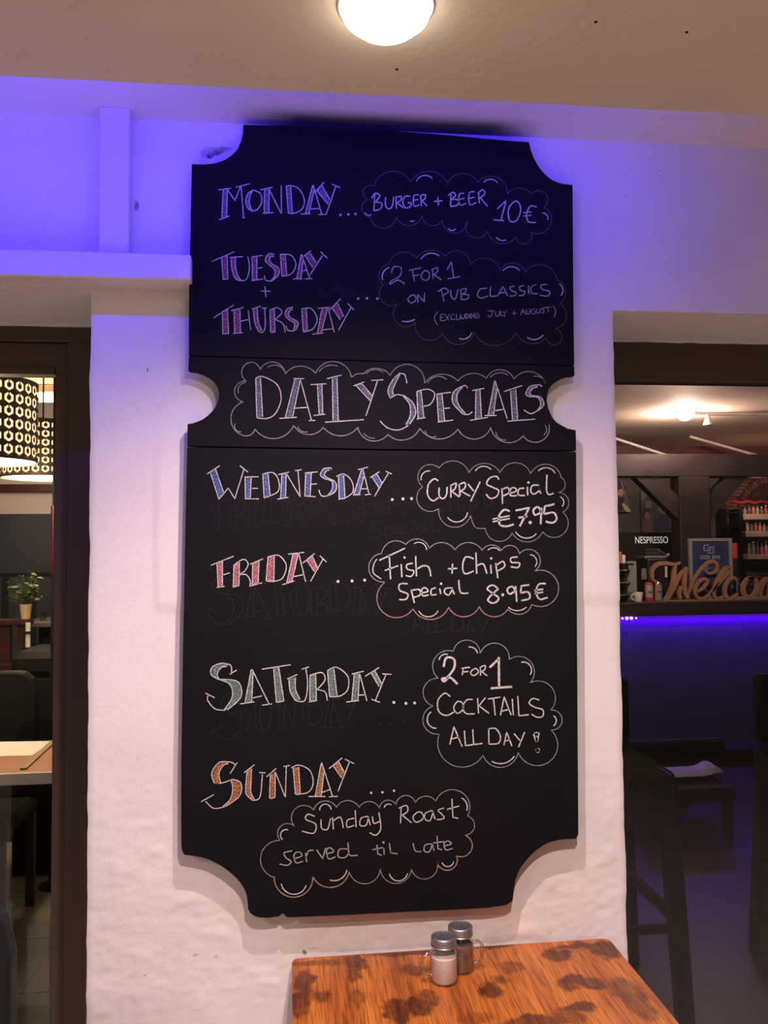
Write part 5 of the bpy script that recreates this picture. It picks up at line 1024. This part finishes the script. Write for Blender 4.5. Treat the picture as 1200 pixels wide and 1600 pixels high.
# bar stools
M_wicker = mat('dark_wicker', (.014, .012, .010), .7, spec=.12, bump=.8, bscale=120, var=.3, vscale=60)
YN_, YF_ = .86, 1.28
sx1 = P(1062, 1250, YN_).x; hw = .40
def stool(x0, label):
    t = empty('bar_stool', (x0, YN_, 0), label, 'bar stool', 'dark woven bar stools behind the glass'); D = YF_-YN_; zs_ = P(1040, 1214, YN_).z
    MB().box(0, hw, 0, D, zs_-.15, zs_-.028, bev=.006).build('seat_frame', M_wicker, t); st_ = MB()
    MB().box(.004, hw-.004, .004, D-.004, zs_-.027, zs_, bev=.012).build('seat', M_wicker, t, True)
    for k in range(22): x = .01+(hw-.02)*k/21; st_.tube([(x, -.003, zs_-.055), (x, -.002, zs_-.012), (x, .03, zs_+.003), (x, D-.03, zs_+.003)], .0045, 5)
    st_.build('woven_strands', M_wicker, t)['kind'] = 'stuff'
    zbk = P(985, 1057, YF_).z
    MB().box(0, hw, D-.045, D, zs_, zbk, bev=.014).build('backrest', M_wicker, t, True)
    for (x, y, sx, sy) in ((0, 0, 0, -1), (hw-.055, 0, 1, -1), (0, D-.05, 0, 1), (hw-.055, D-.05, 1, 1)):
        mb = MB(); spx = .03*(1 if sx else -1); spy = .025*sy; v = []
        for z, k in ((zs_-.151, 0), (0, 1)):
            w__ = .055-.008*k; v += [(x+spx*k, y+spy*k, z), (x+w__+spx*k, y+spy*k, z), (x+w__+spx*k, y+.045+spy*k, z), (x+spx*k, y+.045+spy*k, z)]
        mb.add(v, [(0, 1, 2, 3), (7, 6, 5, 4), (0, 4, 5, 1), (1, 5, 6, 2), (2, 6, 7, 3), (3, 7, 4, 0)]); o = mb.build('leg', M_wicker, t); fixnormals(o)
    z = P(1030, 1452, YN_).z; MB().box(.04, hw-.03, -.008, .016, z-.012, z+.012, bev=.003).build('stretcher', M_wicker, t)
    z = P(1062, 1440, YN_).z
    for x in (.0, hw-.026): MB().box(x-.0, x+.026, .03, D-.03, z-.018, z+.018, bev=.003).build('stretcher', M_wicker, t)
    return t
stool(sx1-hw, 'dark woven bar stool with a straight back right behind the pillar edge')
stool(P(1174, 1100, YF_).x, 'dark woven bar stool cut by the right edge behind the glass')
# bench and cushion in front of the bar
YC = 2.95
a = P(960, 1161, YC); b_ = P(1134, 1161, YC); zz = a.z
wb = empty('wicker_bench', ((a.x+b_.x)/2, YC, 0), 'low dark wicker bench in front of the bar', 'bench'); hw_ = (b_.x-a.x)/2
MB().box(-hw_, hw_, 0, .06, zz-.16, zz, bev=.012).build('backrest', M_wicker, wb, True); zs2 = P(1060, 1208, YC-.3).z
MB().box(-hw_, hw_-.22, -.5, .0, zs2-.10, zs2-.03, bev=.01).build('seat', M_wicker, wb, True)
rb_ = MB()
for k in range(30): x = -hw_+.02+(2*hw_-.04)*k/29; rb_.tube([(x, -.004, zz-.15), (x, -.004, zz-.01)], .006, 5)
rb_.build('woven_ribs', M_wicker, wb)['kind'] = 'stuff'
for x in (-hw_+.03, hw_-.25):
    for y in (-.46, .03): MB().box(x-.02, x+.02, y-.02, y+.02, 0, zs2-.09 if y < 0 else zz-.16).build('leg', M_black, wb)
x0_, x1_ = P(1000, 1205, YC-.3).x, P(1127, 1205, YC-.3).x
cu = MB(); n = 20
for i in range(n):
    for j in range(9): pass
v = []; f = []
for i in range(n+1):
    t = i/n; x = lerp(x0_, x1_, t); ext = .018+(.016*math.exp(-((t-.85)/.08)**2)); rr = ext*(min(1, t*12, (1-t)*12+.25))
    for k in range(10):
        q = 2*PI*k/10; v.append((x, YC-.30+.09*math.cos(q)*(min(1, t*12, (1-t)*9+.2)), zs2-.03+.016+ext+rr*math.sin(q)+.004*noise.noise(Vector((x*20, k, 0)))))
f = [(i*10+k, i*10+(k+1) % 10, (i+1)*10+(k+1) % 10, (i+1)*10+k) for i in range(n) for k in range(10)]+[tuple(range(10))[::-1], tuple(n*10+k for k in range(10))]
tag(MB().add(v, f).build('folded_blanket', mat('pale_blanket', (.36, .35, .50), .9, bump=.8, bscale=60), smooth=True), 'pale folded blanket lying on the low wicker bench', 'blanket')
